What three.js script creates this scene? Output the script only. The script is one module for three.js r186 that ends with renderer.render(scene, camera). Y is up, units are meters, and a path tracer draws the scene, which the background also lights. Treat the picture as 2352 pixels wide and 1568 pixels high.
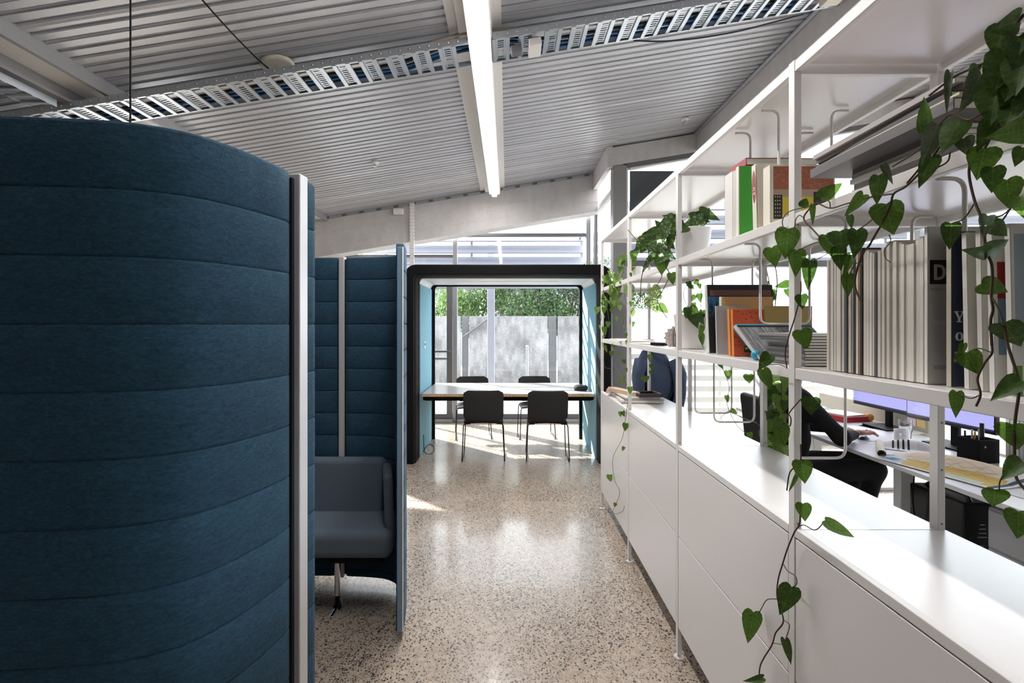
import * as THREE from 'three';
import { mergeGeometries, mergeVertices, toCreasedNormals } from 'three/addons/utils/BufferGeometryUtils.js';
import { RoundedBoxGeometry } from 'three/addons/geometries/RoundedBoxGeometry.js';
import { MarchingCubes } from 'three/addons/objects/MarchingCubes.js';
import { RectAreaLightUniformsLib } from 'three/addons/lights/RectAreaLightUniformsLib.js';

// ---------- camera, sky, sun, large lights, exposure ----------
const FOCAL = 1100, VPX = 1165, VPY = 745, EYE = 1.55;      // pixels of a 2352 x 1568 frame; metres
const scene = new THREE.Scene();
const camera = new THREE.PerspectiveCamera(2 * Math.atan(784 / FOCAL) * 180 / Math.PI, 1.5, 0.05, 200);
camera.setViewOffset(2352, 1568, 1176 - VPX, 784 - VPY, 2352, 1568);
camera.position.set(0, EYE, 0);
camera.lookAt(0, EYE, -10);
const renderer = new THREE.WebGLRenderer({ antialias: true });
renderer.toneMapping = THREE.LinearToneMapping;
renderer.toneMappingExposure = 1.95;
renderer.shadowMap.enabled = true;
renderer.shadowMap.type = THREE.PCFSoftShadowMap;
RectAreaLightUniformsLib.init();

const sunDir = new THREE.Vector3(-1.64, 1.0, -1.97).normalize();
scene.background = new THREE.Color(0.95, 0.965, 1.03);         // bright hazy sky
scene.backgroundIntensity = 3.6;

const sun = new THREE.DirectionalLight(new THREE.Color(1, 0.95, 0.9), 15);
sun.name = 'sun_light';
sun.position.copy(sunDir).multiplyScalar(30);
sun.target.position.set(0, 0, -5);
sun.castShadow = true;
sun.shadow.mapSize.set(4096, 4096);
Object.assign(sun.shadow.camera, { left: -16, right: 16, top: 14, bottom: -14, near: 1, far: 80 });
scene.add(sun, sun.target);

const LIGHT_X = -0.185, LIGHT_Y = 3.40, LAMP = 30;            // the long ceiling lamp over the aisle
const area = new THREE.RectAreaLight(new THREE.Color(1, 0.965, 0.95), LAMP * 1.35, 0.075, 5.7);
area.name = 'aisle_lamp_light';
area.position.set(LIGHT_X, LIGHT_Y - 0.006, -3.65);
area.rotation.x = -Math.PI / 2;
scene.add(area);

// ---------- helpers ----------
function rng(seed) { let a = seed >>> 0; return () => { a = (a + 0x6D2B79F5) | 0; let t = Math.imul(a ^ (a >>> 15), 1 | a); t = (t + Math.imul(t ^ (t >>> 7), 61 | t)) ^ t; return ((t ^ (t >>> 14)) >>> 0) / 4294967296; }; }
const V = (x, y, z) => new THREE.Vector3(x, y, z);
// direction of a photo pixel followed to depth d in front of the camera
const at = (px, py, d) => V((px - VPX) * d / FOCAL, EYE - (py - VPY) * d / FOCAL, -d);
const used = {};
function numbered(name) { const n = used[name] = (used[name] ?? -1) + 1; return n ? name + '_' + String(n).padStart(3, '0') : name; }
function tag(o, label, category, group) { o.userData.label = label; o.userData.category = category; if (group) o.userData.group = group; return o; }
function thing(name, label, category, pos = [0, 0, 0], turn = 0, group) {
  const g = new THREE.Group(); g.name = numbered(name); g.position.set(...pos); g.rotation.y = turn; scene.add(g);
  return tag(g, label, category, group);
}
function part(name, geo, mat, parent, pos, rot) {
  const m = new THREE.Mesh(geo, mat); m.name = name; m.castShadow = m.receiveShadow = true;
  if (pos) m.position.set(...pos); if (rot) m.rotation.set(...rot);
  parent.add(m); return m;
}
function single(name, geo, mat, label, category, pos, rot, group) {
  const m = part(numbered(name), geo, mat, scene, pos, rot); return tag(m, label, category, group);
}
function struct(name, geo, mat, pos, rot) { const m = geo ? part(numbered(name), geo, mat, scene, pos, rot) : new THREE.Group(); if (!geo) { m.name = numbered(name); if (pos) m.position.set(...pos); scene.add(m); } m.userData.kind = 'structure'; return m; }
function copyOf(o, pos, turn, label, group) {
  const c = o.clone(); c.name = numbered(o.name.replace(/_\d{3}$/, '')); c.position.set(...pos); c.rotation.y = turn; c.userData = { ...o.userData };
  if (label) c.userData.label = label; if (group) c.userData.group = group; scene.add(c); return c;
}
// geometry
function uvBox(g, s = 1) {           // uv in metres from the face direction
  g = g.index ? g.toNonIndexed() : g; if (!g.attributes.normal) g.computeVertexNormals();
  const p = g.attributes.position, uv = new Float32Array(p.count * 2), a = V(), b = V(), c = V(), n = V();
  for (let i = 0; i < p.count; i += 3) {
    a.fromBufferAttribute(p, i); b.fromBufferAttribute(p, i + 1); c.fromBufferAttribute(p, i + 2);
    n.copy(b).sub(a).cross(c.clone().sub(a)); const ax = Math.abs(n.x), ay = Math.abs(n.y), az = Math.abs(n.z);
    [a, b, c].forEach((v, k) => { const q = ay >= ax && ay >= az ? [v.x, -v.z] : ax >= az ? [-v.z, v.y] : [v.x, v.y]; uv[(i + k) * 2] = q[0] / s; uv[(i + k) * 2 + 1] = q[1] / s; });
  }
  g.setAttribute('uv', new THREE.BufferAttribute(uv, 2)); return g;
}
const box = (w, h, d, x = 0, y = 0, z = 0) => new THREE.BoxGeometry(w, h, d).translate(x, y, z);
const box2 = (x0, x1, y0, y1, z0, z1) => box(x1 - x0, y1 - y0, Math.abs(z1 - z0), (x0 + x1) / 2, (y0 + y1) / 2, (z0 + z1) / 2);
const rbox = (w, h, d, r = 0.004, x = 0, y = 0, z = 0, seg = 2) => new RoundedBoxGeometry(w, h, d, seg, Math.min(r, w / 2.01, h / 2.01, d / 2.01)).translate(x, y, z);
const rbox2 = (x0, x1, y0, y1, z0, z1, r = 0.003) => rbox(x1 - x0, y1 - y0, Math.abs(z1 - z0), r, (x0 + x1) / 2, (y0 + y1) / 2, (z0 + z1) / 2, 1);
const cyl = (r0, r1, h, seg = 20, x = 0, y = 0, z = 0) => new THREE.CylinderGeometry(r1, r0, h, seg).translate(x, y, z);
const lathe = (pts, seg = 32) => new THREE.LatheGeometry(pts.map(([r, y]) => new THREE.Vector2(r, y)), seg);
function tube(pts, r, seg = 24, rad = 6, closed = false, tension = 0.5) { return new THREE.TubeGeometry(new THREE.CatmullRomCurve3(pts.map((p) => p.isVector3 ? p : V(...p)), closed, 'catmullrom', tension), seg, r, rad, closed); }
// polyline with rounded corners of radius c, as a tube
function bentTube(pts, r, c = 0.03, rad = 8) {
  const path = new THREE.CurvePath(), P = pts.map((p) => V(...p)); let last = P[0];
  for (let i = 1; i < P.length - 1; i++) {
    const k = Math.min(c, P[i].distanceTo(P[i - 1]) / 2, P[i].distanceTo(P[i + 1]) / 2);
    const a = P[i].clone().add(P[i - 1].clone().sub(P[i]).setLength(k)), b = P[i].clone().add(P[i + 1].clone().sub(P[i]).setLength(k));
    path.add(new THREE.LineCurve3(last, a)); path.add(new THREE.QuadraticBezierCurve3(a, P[i], b)); last = b;
  }
  path.add(new THREE.LineCurve3(last, P[P.length - 1]));
  const sh = []; for (const cu of path.curves) { const n = cu.isLineCurve3 ? 1 : 5; for (let k = sh.length ? 1 : 0; k <= n; k++) sh.push(cu.getPoint(k / n)); }
  return sweepTube(sh, r, rad);
}
function sweepTube(sh, r, rad) {
  const pos = [], idx = []; let nrm = V(0, 1, 0), t0 = sh[1].clone().sub(sh[0]).normalize(); if (Math.abs(t0.y) > 0.9) nrm.set(1, 0, 0);
  nrm.addScaledVector(t0, -nrm.dot(t0)).normalize();
  for (let i = 0; i < sh.length; i++) {
    const t = (sh[Math.min(i + 1, sh.length - 1)].clone().sub(sh[Math.max(i - 1, 0)])).normalize();
    nrm.addScaledVector(t, -nrm.dot(t)).normalize(); const bi = t.clone().cross(nrm), R = typeof r === 'function' ? r(i / (sh.length - 1)) : r;
    for (let k = 0; k < rad; k++) { const a = k / rad * Math.PI * 2; pos.push(...sh[i].clone().addScaledVector(nrm, Math.cos(a) * R).addScaledVector(bi, Math.sin(a) * R).toArray()); }
  }
  for (let i = 0; i < sh.length - 1; i++) for (let k = 0; k < rad; k++) { const a = i * rad + k, b = i * rad + (k + 1) % rad; idx.push(a, b, a + rad, b, b + rad, a + rad); }
  for (const [s, f] of [[0, 1], [(sh.length - 1) * rad, 0]]) for (let k = 1; k < rad - 1; k++) f ? idx.push(s, s + k + 1, s + k) : idx.push(s, s + k, s + k + 1);
  const g = new THREE.BufferGeometry(); g.setAttribute('position', new THREE.Float32BufferAttribute(pos, 3)); g.setIndex(idx);
  g.setAttribute('uv', new THREE.Float32BufferAttribute(new Float32Array(pos.length / 3 * 2), 2)); g.computeVertexNormals(); return g;
}
function merge(list) {
  const gs = list.map((g) => { const h = g.index ? g.toNonIndexed() : g; for (const k of Object.keys(h.attributes)) if (!['position', 'normal', 'uv'].includes(k)) h.deleteAttribute(k); return h; });
  return mergeGeometries(gs);
}
const rr = (w, h, r, cx = 0, cy = 0, s = new THREE.Shape()) => {
  const x = cx - w / 2, y = cy - h / 2; s.moveTo(x + r, y); s.lineTo(x + w - r, y); s.absarc(x + w - r, y + r, r, -Math.PI / 2, 0); s.lineTo(x + w, y + h - r); s.absarc(x + w - r, y + h - r, r, 0, Math.PI / 2);
  s.lineTo(x + r, y + h); s.absarc(x + r, y + h - r, r, Math.PI / 2, Math.PI); s.lineTo(x, y + r); s.absarc(x + r, y + r, r, Math.PI, Math.PI * 1.5); return s;
};
const extrude = (s, depth, bevel = 0, seg = 1, curve = 8) => new THREE.ExtrudeGeometry(s, { depth: depth - 2 * bevel, bevelEnabled: bevel > 0, bevelSize: bevel, bevelThickness: bevel, bevelOffset: -bevel, bevelSegments: seg, curveSegments: curve }).translate(0, 0, bevel);

// ---------- textures ----------
const makeNoise = (seed) => {
  const r = rng(seed), perm = new Float32Array(65536); for (let i = 0; i < 65536; i++) perm[i] = r();
  const g = (x, y, p) => perm[(((x % p) + p) % p) + (((y % p) + p) % p) * 256 & 65535];
  return (x, y, p) => { const ix = Math.floor(x), iy = Math.floor(y), fx = x - ix, fy = y - iy, u = fx * fx * (3 - 2 * fx), v = fy * fy * (3 - 2 * fy);
    return (g(ix, iy, p) * (1 - u) + g(ix + 1, iy, p) * u) * (1 - v) + (g(ix, iy + 1, p) * (1 - u) + g(ix + 1, iy + 1, p) * u) * v; };
};
function dataTex(w, h, fn, srgb = true, repeat) {
  const d = new Uint8Array(w * h * 4);
  for (let y = 0; y < h; y++) for (let x = 0; x < w; x++) { const c = fn(x / w, y / h, x, y), o = (y * w + x) * 4; d[o] = c[0]; d[o + 1] = c[1]; d[o + 2] = c[2]; d[o + 3] = 255; }
  const t = new THREE.DataTexture(d, w, h); t.wrapS = t.wrapT = THREE.RepeatWrapping; t.magFilter = THREE.LinearFilter; t.minFilter = THREE.LinearMipmapLinearFilter; t.generateMipmaps = true;
  if (srgb) t.colorSpace = THREE.SRGBColorSpace; if (repeat) t.repeat.set(...repeat); t.needsUpdate = true; return t;
}
function canvasTex(w, h, draw, repeat) {
  const c = document.createElement('canvas'); c.width = w; c.height = h; draw(c.getContext('2d'), w, h);
  const t = new THREE.CanvasTexture(c); t.colorSpace = THREE.SRGBColorSpace; t.wrapS = t.wrapT = THREE.RepeatWrapping; if (repeat) t.repeat.set(...repeat); return t;
}
const cl = (x) => Math.max(0, Math.min(255, x));
const std = (o) => new THREE.MeshStandardMaterial(o), phy = (o) => new THREE.MeshPhysicalMaterial(o);
const hex = (h) => new THREE.Color(h);

// polished concrete with exposed stones: 2.4 m by 4.2 m
const nA = makeNoise(11), nB = makeNoise(12);
const floorMap = canvasTex(2048, 2048, (c, w, h) => {
  const im = c.createImageData(w, h), d = im.data;
  for (let y = 0; y < h; y++) for (let x = 0; x < w; x++) {
    const u = x / w, v = y / h, o = (y * w + x) * 4;
    const k = (nA(u * 6, v * 10, 6 * 1) - 0.5) * 10 + (nB(u * 24, v * 40, 24) - 0.5) * 8 + (nA(u * 200, v * 250, 200) - 0.5) * 26;
    d[o] = cl(180 + k); d[o + 1] = cl(165 + k); d[o + 2] = cl(150 + k * 0.95); d[o + 3] = 255;
  }
  c.putImageData(im, 0, 0);
  const r = rng(5), sx = w / 2.4, sy = h / 4.2;
  const dots = (n, lo, hi, tones, thresh) => {
    for (let i = 0; i < n; i++) {
      const u = r(), v = r(); if (nB(u * 7, v * 12, 7) * 0.6 + nA(u * 3, v * 5, 3) * 0.4 < thresh * r() + 0.12) continue;
      const rad = (lo + (hi - lo) * Math.pow(r(), 1.5)) / 2, t = tones[Math.floor(r() * tones.length)], a0 = r() * 6.28, q = 5 + Math.floor(r() * 3), e = 0.55 + r() * 0.45, ro = r() * 3.14;
      c.fillStyle = t;
      for (const ox of [0, u < 0.02 ? w : u > 0.98 ? -w : null]) { if (ox === null) continue; c.beginPath();
        for (let k = 0; k < q; k++) { const a = a0 + k / q * 6.283, rk = rad * (0.8 + r() * 0.4), x = Math.cos(a) * rk, y = Math.sin(a) * rk * e, X = x * Math.cos(ro) - y * Math.sin(ro), Y = x * Math.sin(ro) + y * Math.cos(ro); c[k ? 'lineTo' : 'moveTo'](u * w + ox + X * sx, v * h + Y * sy); }
        c.closePath(); c.fill(); }
    }
  };
  dots(30000, 0.003, 0.008, ['#a09184', '#bcae9e', '#93867a', '#85786e'], 0.4);
  dots(60000, 0.0025, 0.006, ['#4e4642', '#5b514c', '#3f3a39', '#6b605a'], 0.5);
  dots(72000, 0.0045, 0.0105, ['#3d3633', '#2f2b2b', '#4a423e', '#564a43', '#383130'], 0.62);
  dots(5200, 0.009, 0.016, ['#3b3432', '#2f2b2b', '#4a403b'], 0.9);
}, [1 / 2.4, 1 / 4.2]);
const floorRough = dataTex(512, 512, (u, v) => { const k = nA(u * 5, v * 5, 5) * 0.6 + nB(u * 11, v * 11, 11) * 0.4; const g = cl(255 * (0.15 + 0.18 * k)); return [g, g, g]; }, false, [1 / 2.4, 1 / 4.2]);
// felted wool with fibres along the bands: 0.6 m
const nF = makeNoise(31), nG = makeNoise(32);
const felt = (r, g, b, amp) => dataTex(1024, 1024, (u, v) => {
  const k = ((nF(u * 100, v * 250, 100) - 0.5) * 0.9 + (nG(u * 50, v * 160, 50) - 0.5) * 0.8 + (nF(u * 150, v * 150, 150) - 0.5) * 0.7 + (nG(u * 8, v * 20, 8) - 0.5) * 0.35) * amp;
  return [cl(r * (1 + k * 1.1)), cl(g * (1 + k)), cl(b * (1 + k * 0.9))];
}, true, [1 / 0.6, 1 / 0.6]);
const feltBump = dataTex(512, 512, (u, v) => { const k = 255 * (nF(u * 90, v * 220, 90) * 0.5 + nG(u * 200, v * 200, 200) * 0.5); return [k, k, k]; }, false, [1 / 0.3, 1 / 0.3]);
const weave = dataTex(256, 256, (u, v, x, y) => { const k = 128 + 60 * Math.sin(x * 0.785) * Math.sin(y * 0.785) + (nF(u * 100, v * 100, 100) - 0.5) * 80; return [cl(k), cl(k), cl(k)]; }, false, [1 / 0.12, 1 / 0.12]);
// perforated steel sheet: holes 9 mm apart in a tile of 72 mm
const perf = (r, g, b) => dataTex(256, 256, (u, v) => {
  const n = 8; let x = u * n, y = v * n; if (Math.floor(y) % 2) x += 0.5; const dx = x - Math.floor(x) - 0.5, dy = y - Math.floor(y) - 0.5;
  const k = dx * dx + dy * dy < 0.055 ? 0.34 : 1; return [cl(r * k), cl(g * k), cl(b * k)];
}, true, [1 / 0.072, 1 / 0.072]);
const nC = makeNoise(51);
const plasterMap = (r, g, b, amp = 10) => dataTex(512, 512, (u, v) => { const k = (nC(u * 5, v * 5, 5) - 0.5) * amp + (nC(u * 30, v * 12, 30) - 0.5) * amp * 0.7 + (nC(u * 128, v * 128, 128) - 0.5) * amp * 0.6; return [cl(r + k), cl(g + k), cl(b + k)]; }, true, [0.5, 0.5]);

// ---------- materials ----------
const M = {
  floor: phy({ map: floorMap, roughness: 1, roughnessMap: floorRough, clearcoat: 0.3, clearcoatRoughness: 0.10 }),
  sheet: std({ map: perf(214, 214, 219), roughness: 0.34, metalness: 0.35 }),
  galv: std({ color: hex('#c3c7cc'), roughness: 0.3, metalness: 0.9 }),
  steelGrey: std({ color: hex('#8f8c8d'), roughness: 0.45, metalness: 0.1 }),
  beam: std({ map: plasterMap(200, 196, 194, 14), roughness: 0.75 }),
  wall: std({ map: plasterMap(222, 220, 216, 6), roughness: 0.85 }),
  wallDark: std({ map: plasterMap(84, 82, 82, 6), roughness: 0.9 }),
  white: std({ color: hex('#e6e2df'), roughness: 0.38 }),
  cab: phy({ color: hex('#e8e4e2'), roughness: 0.27, clearcoat: 0.15, clearcoatRoughness: 0.25 }),
  black: phy({ color: hex('#0c0b0d'), roughness: 0.6, specularIntensity: 0.35 }),
  blackGloss: std({ color: hex('#0e0e10'), roughness: 0.25 }),
  rod: phy({ color: hex('#0f0f10'), roughness: 0.45, specularIntensity: 0.5 }),
  darkGap: std({ color: hex('#17181b'), roughness: 0.8 }),  // near-black, painted shade for the gaps beside the pod posts
  alu: std({ color: hex('#e2e0e2'), roughness: 0.38, metalness: 0.25 }),
  chrome: std({ color: hex('#d8d8da'), roughness: 0.15, metalness: 1 }),
  frame: std({ color: hex('#a6a7ab'), roughness: 0.4, metalness: 0.4 }),
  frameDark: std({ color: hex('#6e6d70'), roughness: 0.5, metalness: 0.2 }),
  felt: phy({ map: felt(41, 75, 96, 0.22), bumpMap: feltBump, bumpScale: 0.0006, roughness: 0.95, sheen: 0.35, sheenColor: hex('#9fb4c4'), sheenRoughness: 0.5 }),
  sofa: phy({ color: hex('#64707c'), bumpMap: weave, bumpScale: 0.0004, roughness: 0.9, sheen: 0.3, sheenColor: hex('#9fb0c0'), sheenRoughness: 0.5 }),
  cyan: phy({ map: felt(122, 166, 182, 0.10), bumpMap: feltBump, bumpScale: 0.0004, roughness: 0.92 }),
  glass: phy({ color: hex('#f4f8f8'), roughness: 0, transmission: 1, thickness: 0, ior: 1.45, specularIntensity: 0.6 }),
};
for (const m of Object.values(M)) m.side = THREE.DoubleSide;
// ---------- room shell ----------
const SLOPE = 0.164, ceilY = (x) => 3.63 + SLOPE * x, GLASS_D = 7.65, BEAM_D = 7.2, BAY_D = 6.17;
struct('floor', uvBox(box2(-6.8, 9.2, -0.2, 0, 5.2, -8.0)), M.floor);

{ // corrugated roof sheets, ribs across the room, rising to the right
  const ceiling = struct('ceiling'), PITCH = 0.0845, RIBS = 9, W = PITCH * RIBS;
  const prof = [[0, 0], [0.048, 0], [0.056, 0.017], [0.074, 0.017], [0.082, 0]];
  const D = [];
  for (let k = 0; k < RIBS; k++) for (const [d, h] of prof) D.push([k * PITCH + d, h]); D.push([W, 0], [W + 0.02, -0.004]);
  const sheetGeo = (x0, x1) => {
    const pos = [], uv = [];
    for (let i = 0; i < D.length - 1; i++) {
      const [d0, h0] = D[i], [d1, h1] = D[i + 1], q = [[x0, d0, h0], [x1, d0, h0], [x1, d1, h1], [x0, d1, h1]];
      for (const k of [0, 1, 2, 0, 2, 3]) { pos.push(q[k][0], ceilY(q[k][0]) + q[k][2], -q[k][1]); uv.push(q[k][0], q[k][1]); }
    }
    const g = new THREE.BufferGeometry(); g.setAttribute('position', new THREE.Float32BufferAttribute(pos, 3)); g.setAttribute('uv', new THREE.Float32BufferAttribute(uv, 2)); g.computeVertexNormals(); return g;
  };
  const wide = sheetGeo(-6.7, 9.1), narrow = sheetGeo(-6.7, 1.38);
  for (let d = 7.2 - W * 14; d < 7.9; d += W) part('roof_sheet', d > 5.6 ? narrow : wide, M.sheet, ceiling, [0, 0, -d]);
  const strip = sheetGeo(1.38, 9.1); part('roof_sheet', strip, M.sheet, ceiling, [0, 0, -5.679]).scale.z = 0.8;
  const deck = (x0, x1, d0, d1) => part('roof_deck', new THREE.BoxGeometry((x1 - x0) / Math.cos(Math.atan(SLOPE)), 0.12, d1 - d0).rotateZ(Math.atan(SLOPE)), M.wall, ceiling, [(x0 + x1) / 2, ceilY((x0 + x1) / 2) + 0.10, -(d0 + d1) / 2]);
  deck(-6.8, 1.4, -5.2, 7.95); deck(1.38, 9.2, -5.2, 6.32);
}
// sloped box: follows the roof, from x0 to x1, hanging a to b below it
function slopeBox(x0, x1, top, bottom, d0, d1) {
  const g = box2(x0, x1, -1, 1, -d0, -d1), p = g.attributes.position;
  for (let i = 0; i < p.count; i++) p.setY(i, p.getY(i) > 0 ? ceilY(p.getX(i)) - top : ceilY(p.getX(i)) - bottom);
  g.computeVertexNormals(); return uvBox(g);
}
{ // long beams under the roof
  const lb = struct('trim_1'); lb.userData.label = 'pale steel roof beam running past the near pod';
  part('beam_web', box2(-2.99, -2.71, 3.13, 3.215, 4, -7.2), M.white, lb);
  part('beam_flange', box2(-2.73, -2.70, 3.10, 3.20, 4, -7.2), M.steelGrey, lb);
  part('beam_flange', box2(-3.06, -2.95, 3.05, 3.14, 4, -7.2), M.steelGrey, lb);
  const cb = struct('trim_2');
  part('purlin_flange', slopeBox(-0.40, -0.04, 0.002, 0.012, -4, 7.2), M.white, cb);
  part('purlin_web', slopeBox(-0.33, -0.10, 0.012, 0.045, -4, 7.2), M.white, cb);
  const rb = struct('trim_3');
  part('beam_web', slopeBox(2.44, 2.62, 0.002, 0.24, -4, 6.2), M.beam, rb);
  part('edge_pipe', new THREE.CylinderGeometry(0.022, 0.022, 10.2, 12).rotateX(Math.PI / 2).translate(2.43, ceilY(2.43) - 0.02, -1.1), M.frame, rb);
  const r2 = struct('trim_4');
  part('beam_web', slopeBox(5.25, 5.45, 0.002, 0.26, -4, 6.2), M.beam, r2);
  // far concrete beam over the booth, following the roof
  const fb = struct('trim_5');
  part('concrete_beam', slopeBox(-6.7, 1.36, 0.0, 0.60, BEAM_D, BEAM_D + 0.3), M.beam, fb);
  // shutter-board joints: slightly proud fins on the beam face
  for (const k of [0.26, 0.45]) part('board_mark', slopeBox(-6.6, 1.36, k, k + 0.006, BEAM_D - 0.003, BEAM_D + 0.01), M.beam, fb);
  part('slotted_strip', slopeBox(-6.6, 1.34, 0.02, 0.055, BEAM_D - 0.02, BEAM_D - 0.001), M.galv, fb);
  for (let x = -3; x < 1.3; x += 0.26) part('dark_slot', slopeBox(x, x + 0.07, 0.022, 0.052, BEAM_D - 0.026, BEAM_D - 0.018), M.frameDark, fb);  // dark pieces painted as the shade in the strip's open slots
  // fascia where the roof steps back over the window bay
  const fa = struct('trim_6');
  part('fascia', slopeBox(1.36, 9.1, 0.022, 0.25, BAY_D, BAY_D + 0.16), M.beam, fa);
  part('fascia_upstand', slopeBox(1.36, 9.1, -0.03, 0.03, BAY_D + 0.10, BAY_D + 0.16), M.beam, fa);   // recessed: leaves an open joint under the sheets
  part('return_fascia', slopeBox(1.29, 1.36, 0.0, 0.27, BAY_D, BEAM_D), M.beam, fa);
}
// closed walls outside the view
struct('wall_left', uvBox(box2(-6.9, -6.7, 0, 4.0, 5.2, -8.0)), M.wallDark);
struct('wall_back', uvBox(box2(-6.9, 9.3, 0, 5.4, 5.0, 5.2)), M.wallDark);
{ // right wall with a long window
  const w = struct('wall_right');
  part('sill_wall', uvBox(box2(9.1, 9.3, 0, 0.8, 5.2, -6.4)), M.wall, w);
  part('head_wall', uvBox(box2(9.1, 9.3, 2.6, 5.4, 5.2, -6.4)), M.wall, w);
  const wn = struct('window_3');
  part('pane', box2(9.19, 9.20, 0.8, 2.6, 5.0, -6.2), M.glass, wn);
}
{ // far glazing behind the booth
  const w = struct('window_1'), topAt = (x) => 3.05 + SLOPE * x, Z = -GLASS_D;
  const mull = [-6.6, -4.4, -2.6, -0.83, 1.29];
  mull.forEach((x, i) => part('mullion', rbox2(x - 0.035, x + 0.035, 0, topAt(x) + 0.3, Z + 0.05, Z - 0.06, 0.004), M.frame, w));
  for (let i = 0; i < mull.length - 1; i++) {
    const a = mull[i] + 0.035, b = mull[i + 1] - 0.035;
    if (i === 1) part('added_sun_block', box2(a, b, 0.12, topAt(b) + 0.3, Z - 0.05, Z + 0.03), M.wall, w);  // added unseen panel, keeps the sun off the aisle floor
    else part('pane', box2(a, b, 0.12, topAt(b) + 0.3, Z - 0.004, Z + 0.004), M.glass, w);
    part('sill_rail', rbox2(a, b, 0.0, 0.13, Z + 0.05, Z - 0.05), M.frameDark, w);
    part('threshold', rbox2(a, b, 0.0, 0.05, Z + 0.12, Z + 0.05), M.frame, w);
  }
  part('transom', rbox2(-0.795, 1.255, 2.955, 3.0, Z + 0.05, Z - 0.05), M.frameDark, w);
  part('transom', rbox2(-2.565, -0.865, 2.62, 2.66, Z + 0.05, Z - 0.05), M.frameDark, w);
  // glazed door beside the mullion
  part('door_stile', rbox2(-0.96, -0.875, 0.02, 2.5, Z + 0.055, Z - 0.03), M.frameDark, w);
  part('door_rail', rbox2(-1.9, -0.96, 0.99, 1.03, Z + 0.055, Z - 0.03), M.frame, w);
  part('push_bar', rbox2(-1.9, -0.90, 1.11, 1.14, Z + 0.10, Z + 0.055), M.frameDark, w);
  // return side of the bay
  const r = struct('window_2');
  part('corner_post', rbox2(1.37, 1.545, 0, ceilY(1.37) - 0.24, -BAY_D - 0.02, -BAY_D - 0.18, 0.004), M.steelGrey, r);
  part('return_head', rbox2(1.385, 1.435, 3.28, 3.36, -BAY_D - 0.18, -7.6), M.white, r);
  part('return_jamb', rbox2(1.375, 1.435, 0, 3.5, -7.55, -7.68), M.steelGrey, r);
  part('pane', box2(1.40, 1.408, 0.1, 3.3, -BAY_D - 0.18, -7.55), M.glass, r);
  part('return_sill', rbox2(1.375, 1.44, 0, 0.12, -BAY_D - 0.18, -7.55), M.frameDark, r);
  // office windows to the right
  const o = struct('window_4'), zz = -BAY_D - 0.08, ms = [3.3, 5.3, 7.3, 9.1];
  let a = 1.545;
  ms.forEach((x, i) => {
    part('mullion', rbox2(x - 0.04, x + 0.04, 0, ceilY(x) - 0.2, zz + 0.06, zz - 0.05), M.frame, o);
    const b = x - 0.04;
    part('pane', box2(a, b, 0.05, ceilY(b) - 0.2, zz - 0.004, zz + 0.004), M.glass, o);
    part('transom', rbox2(a, b, 2.30, 2.38, zz + 0.055, zz - 0.05), M.frameDark, o);
    part('sill_rail', rbox2(a, b, 0.0, 0.10, zz + 0.05, zz - 0.05), M.frame, o);
    a = x + 0.04;
  });
  part('head_rail', slopeBox(1.545, 9.1, 0.25, 0.31, BAY_D + 0.02, BAY_D + 0.14), M.frameDark, o);
  part('white_bead', slopeBox(1.60, 9.1, 0.31, 0.33, BAY_D + 0.03, BAY_D + 0.10), M.white, o);
  part('white_bead', box2(1.545, 1.565, 0.1, 3.55, -BAY_D - 0.03, -BAY_D - 0.12), M.white, o);
}
// dark blind outside the bay window
single('blind', rbox(1.05, 0.62, 0.03, 0.006), std({ color: hex('#5d5b60'), roughness: 0.9 }), 'charcoal roller blind hung behind the bay window glass', 'blind', [2.14, 3.26, -6.31]);

// ---------- long ceiling lamp ----------
{
  const t = thing('linear_lamp', 'long white linear lamp under the corrugated ceiling above the aisle', 'lamp', [LIGHT_X, LIGHT_Y, 0]);
  part('housing', rbox2(-0.082, 0.082, 0.062, 0.115, -0.7, -6.98, 0.006), M.white, t);
  part('reflector', box2(-0.075, 0.075, 0.04, 0.064, -0.72, -6.96), M.white, t);
  part('diffuser', rbox2(-0.037, 0.037, 0.0, 0.042, -0.74, -6.95, 0.012), std({ color: hex('#ffffff'), emissive: new THREE.Color(1, 0.965, 0.95), emissiveIntensity: 6, roughness: 0.5 }), t);
  for (const z of [-1.2, -3.0, -4.8, -6.5]) part('hanger', box2(-0.012, 0.012, 0.11, 0.17, z - 0.01, z + 0.01), M.galv, t);
}
// ---------- upholstered pods ----------
// plan of the outer face of the near pod (x, depth)
const PODTOP = 1.949, PODLOW = 0.05, BAND = 0.1325, THICK = 0.036;
const podPlan = [[-2.35, 0.925], [-1.9, 0.925], [-1.4, 0.925], [-1.1, 0.926], [-0.985, 0.930], [-0.829, 0.944], [-0.755, 0.958], [-0.681, 0.9975], [-0.641, 1.055], [-0.608, 1.143], [-0.580, 1.272], [-0.566, 1.375]];
function planCurve(pts) { return new THREE.CatmullRomCurve3(pts.map(([x, d]) => V(x, 0, -d)), false, 'centripetal'); }
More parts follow.
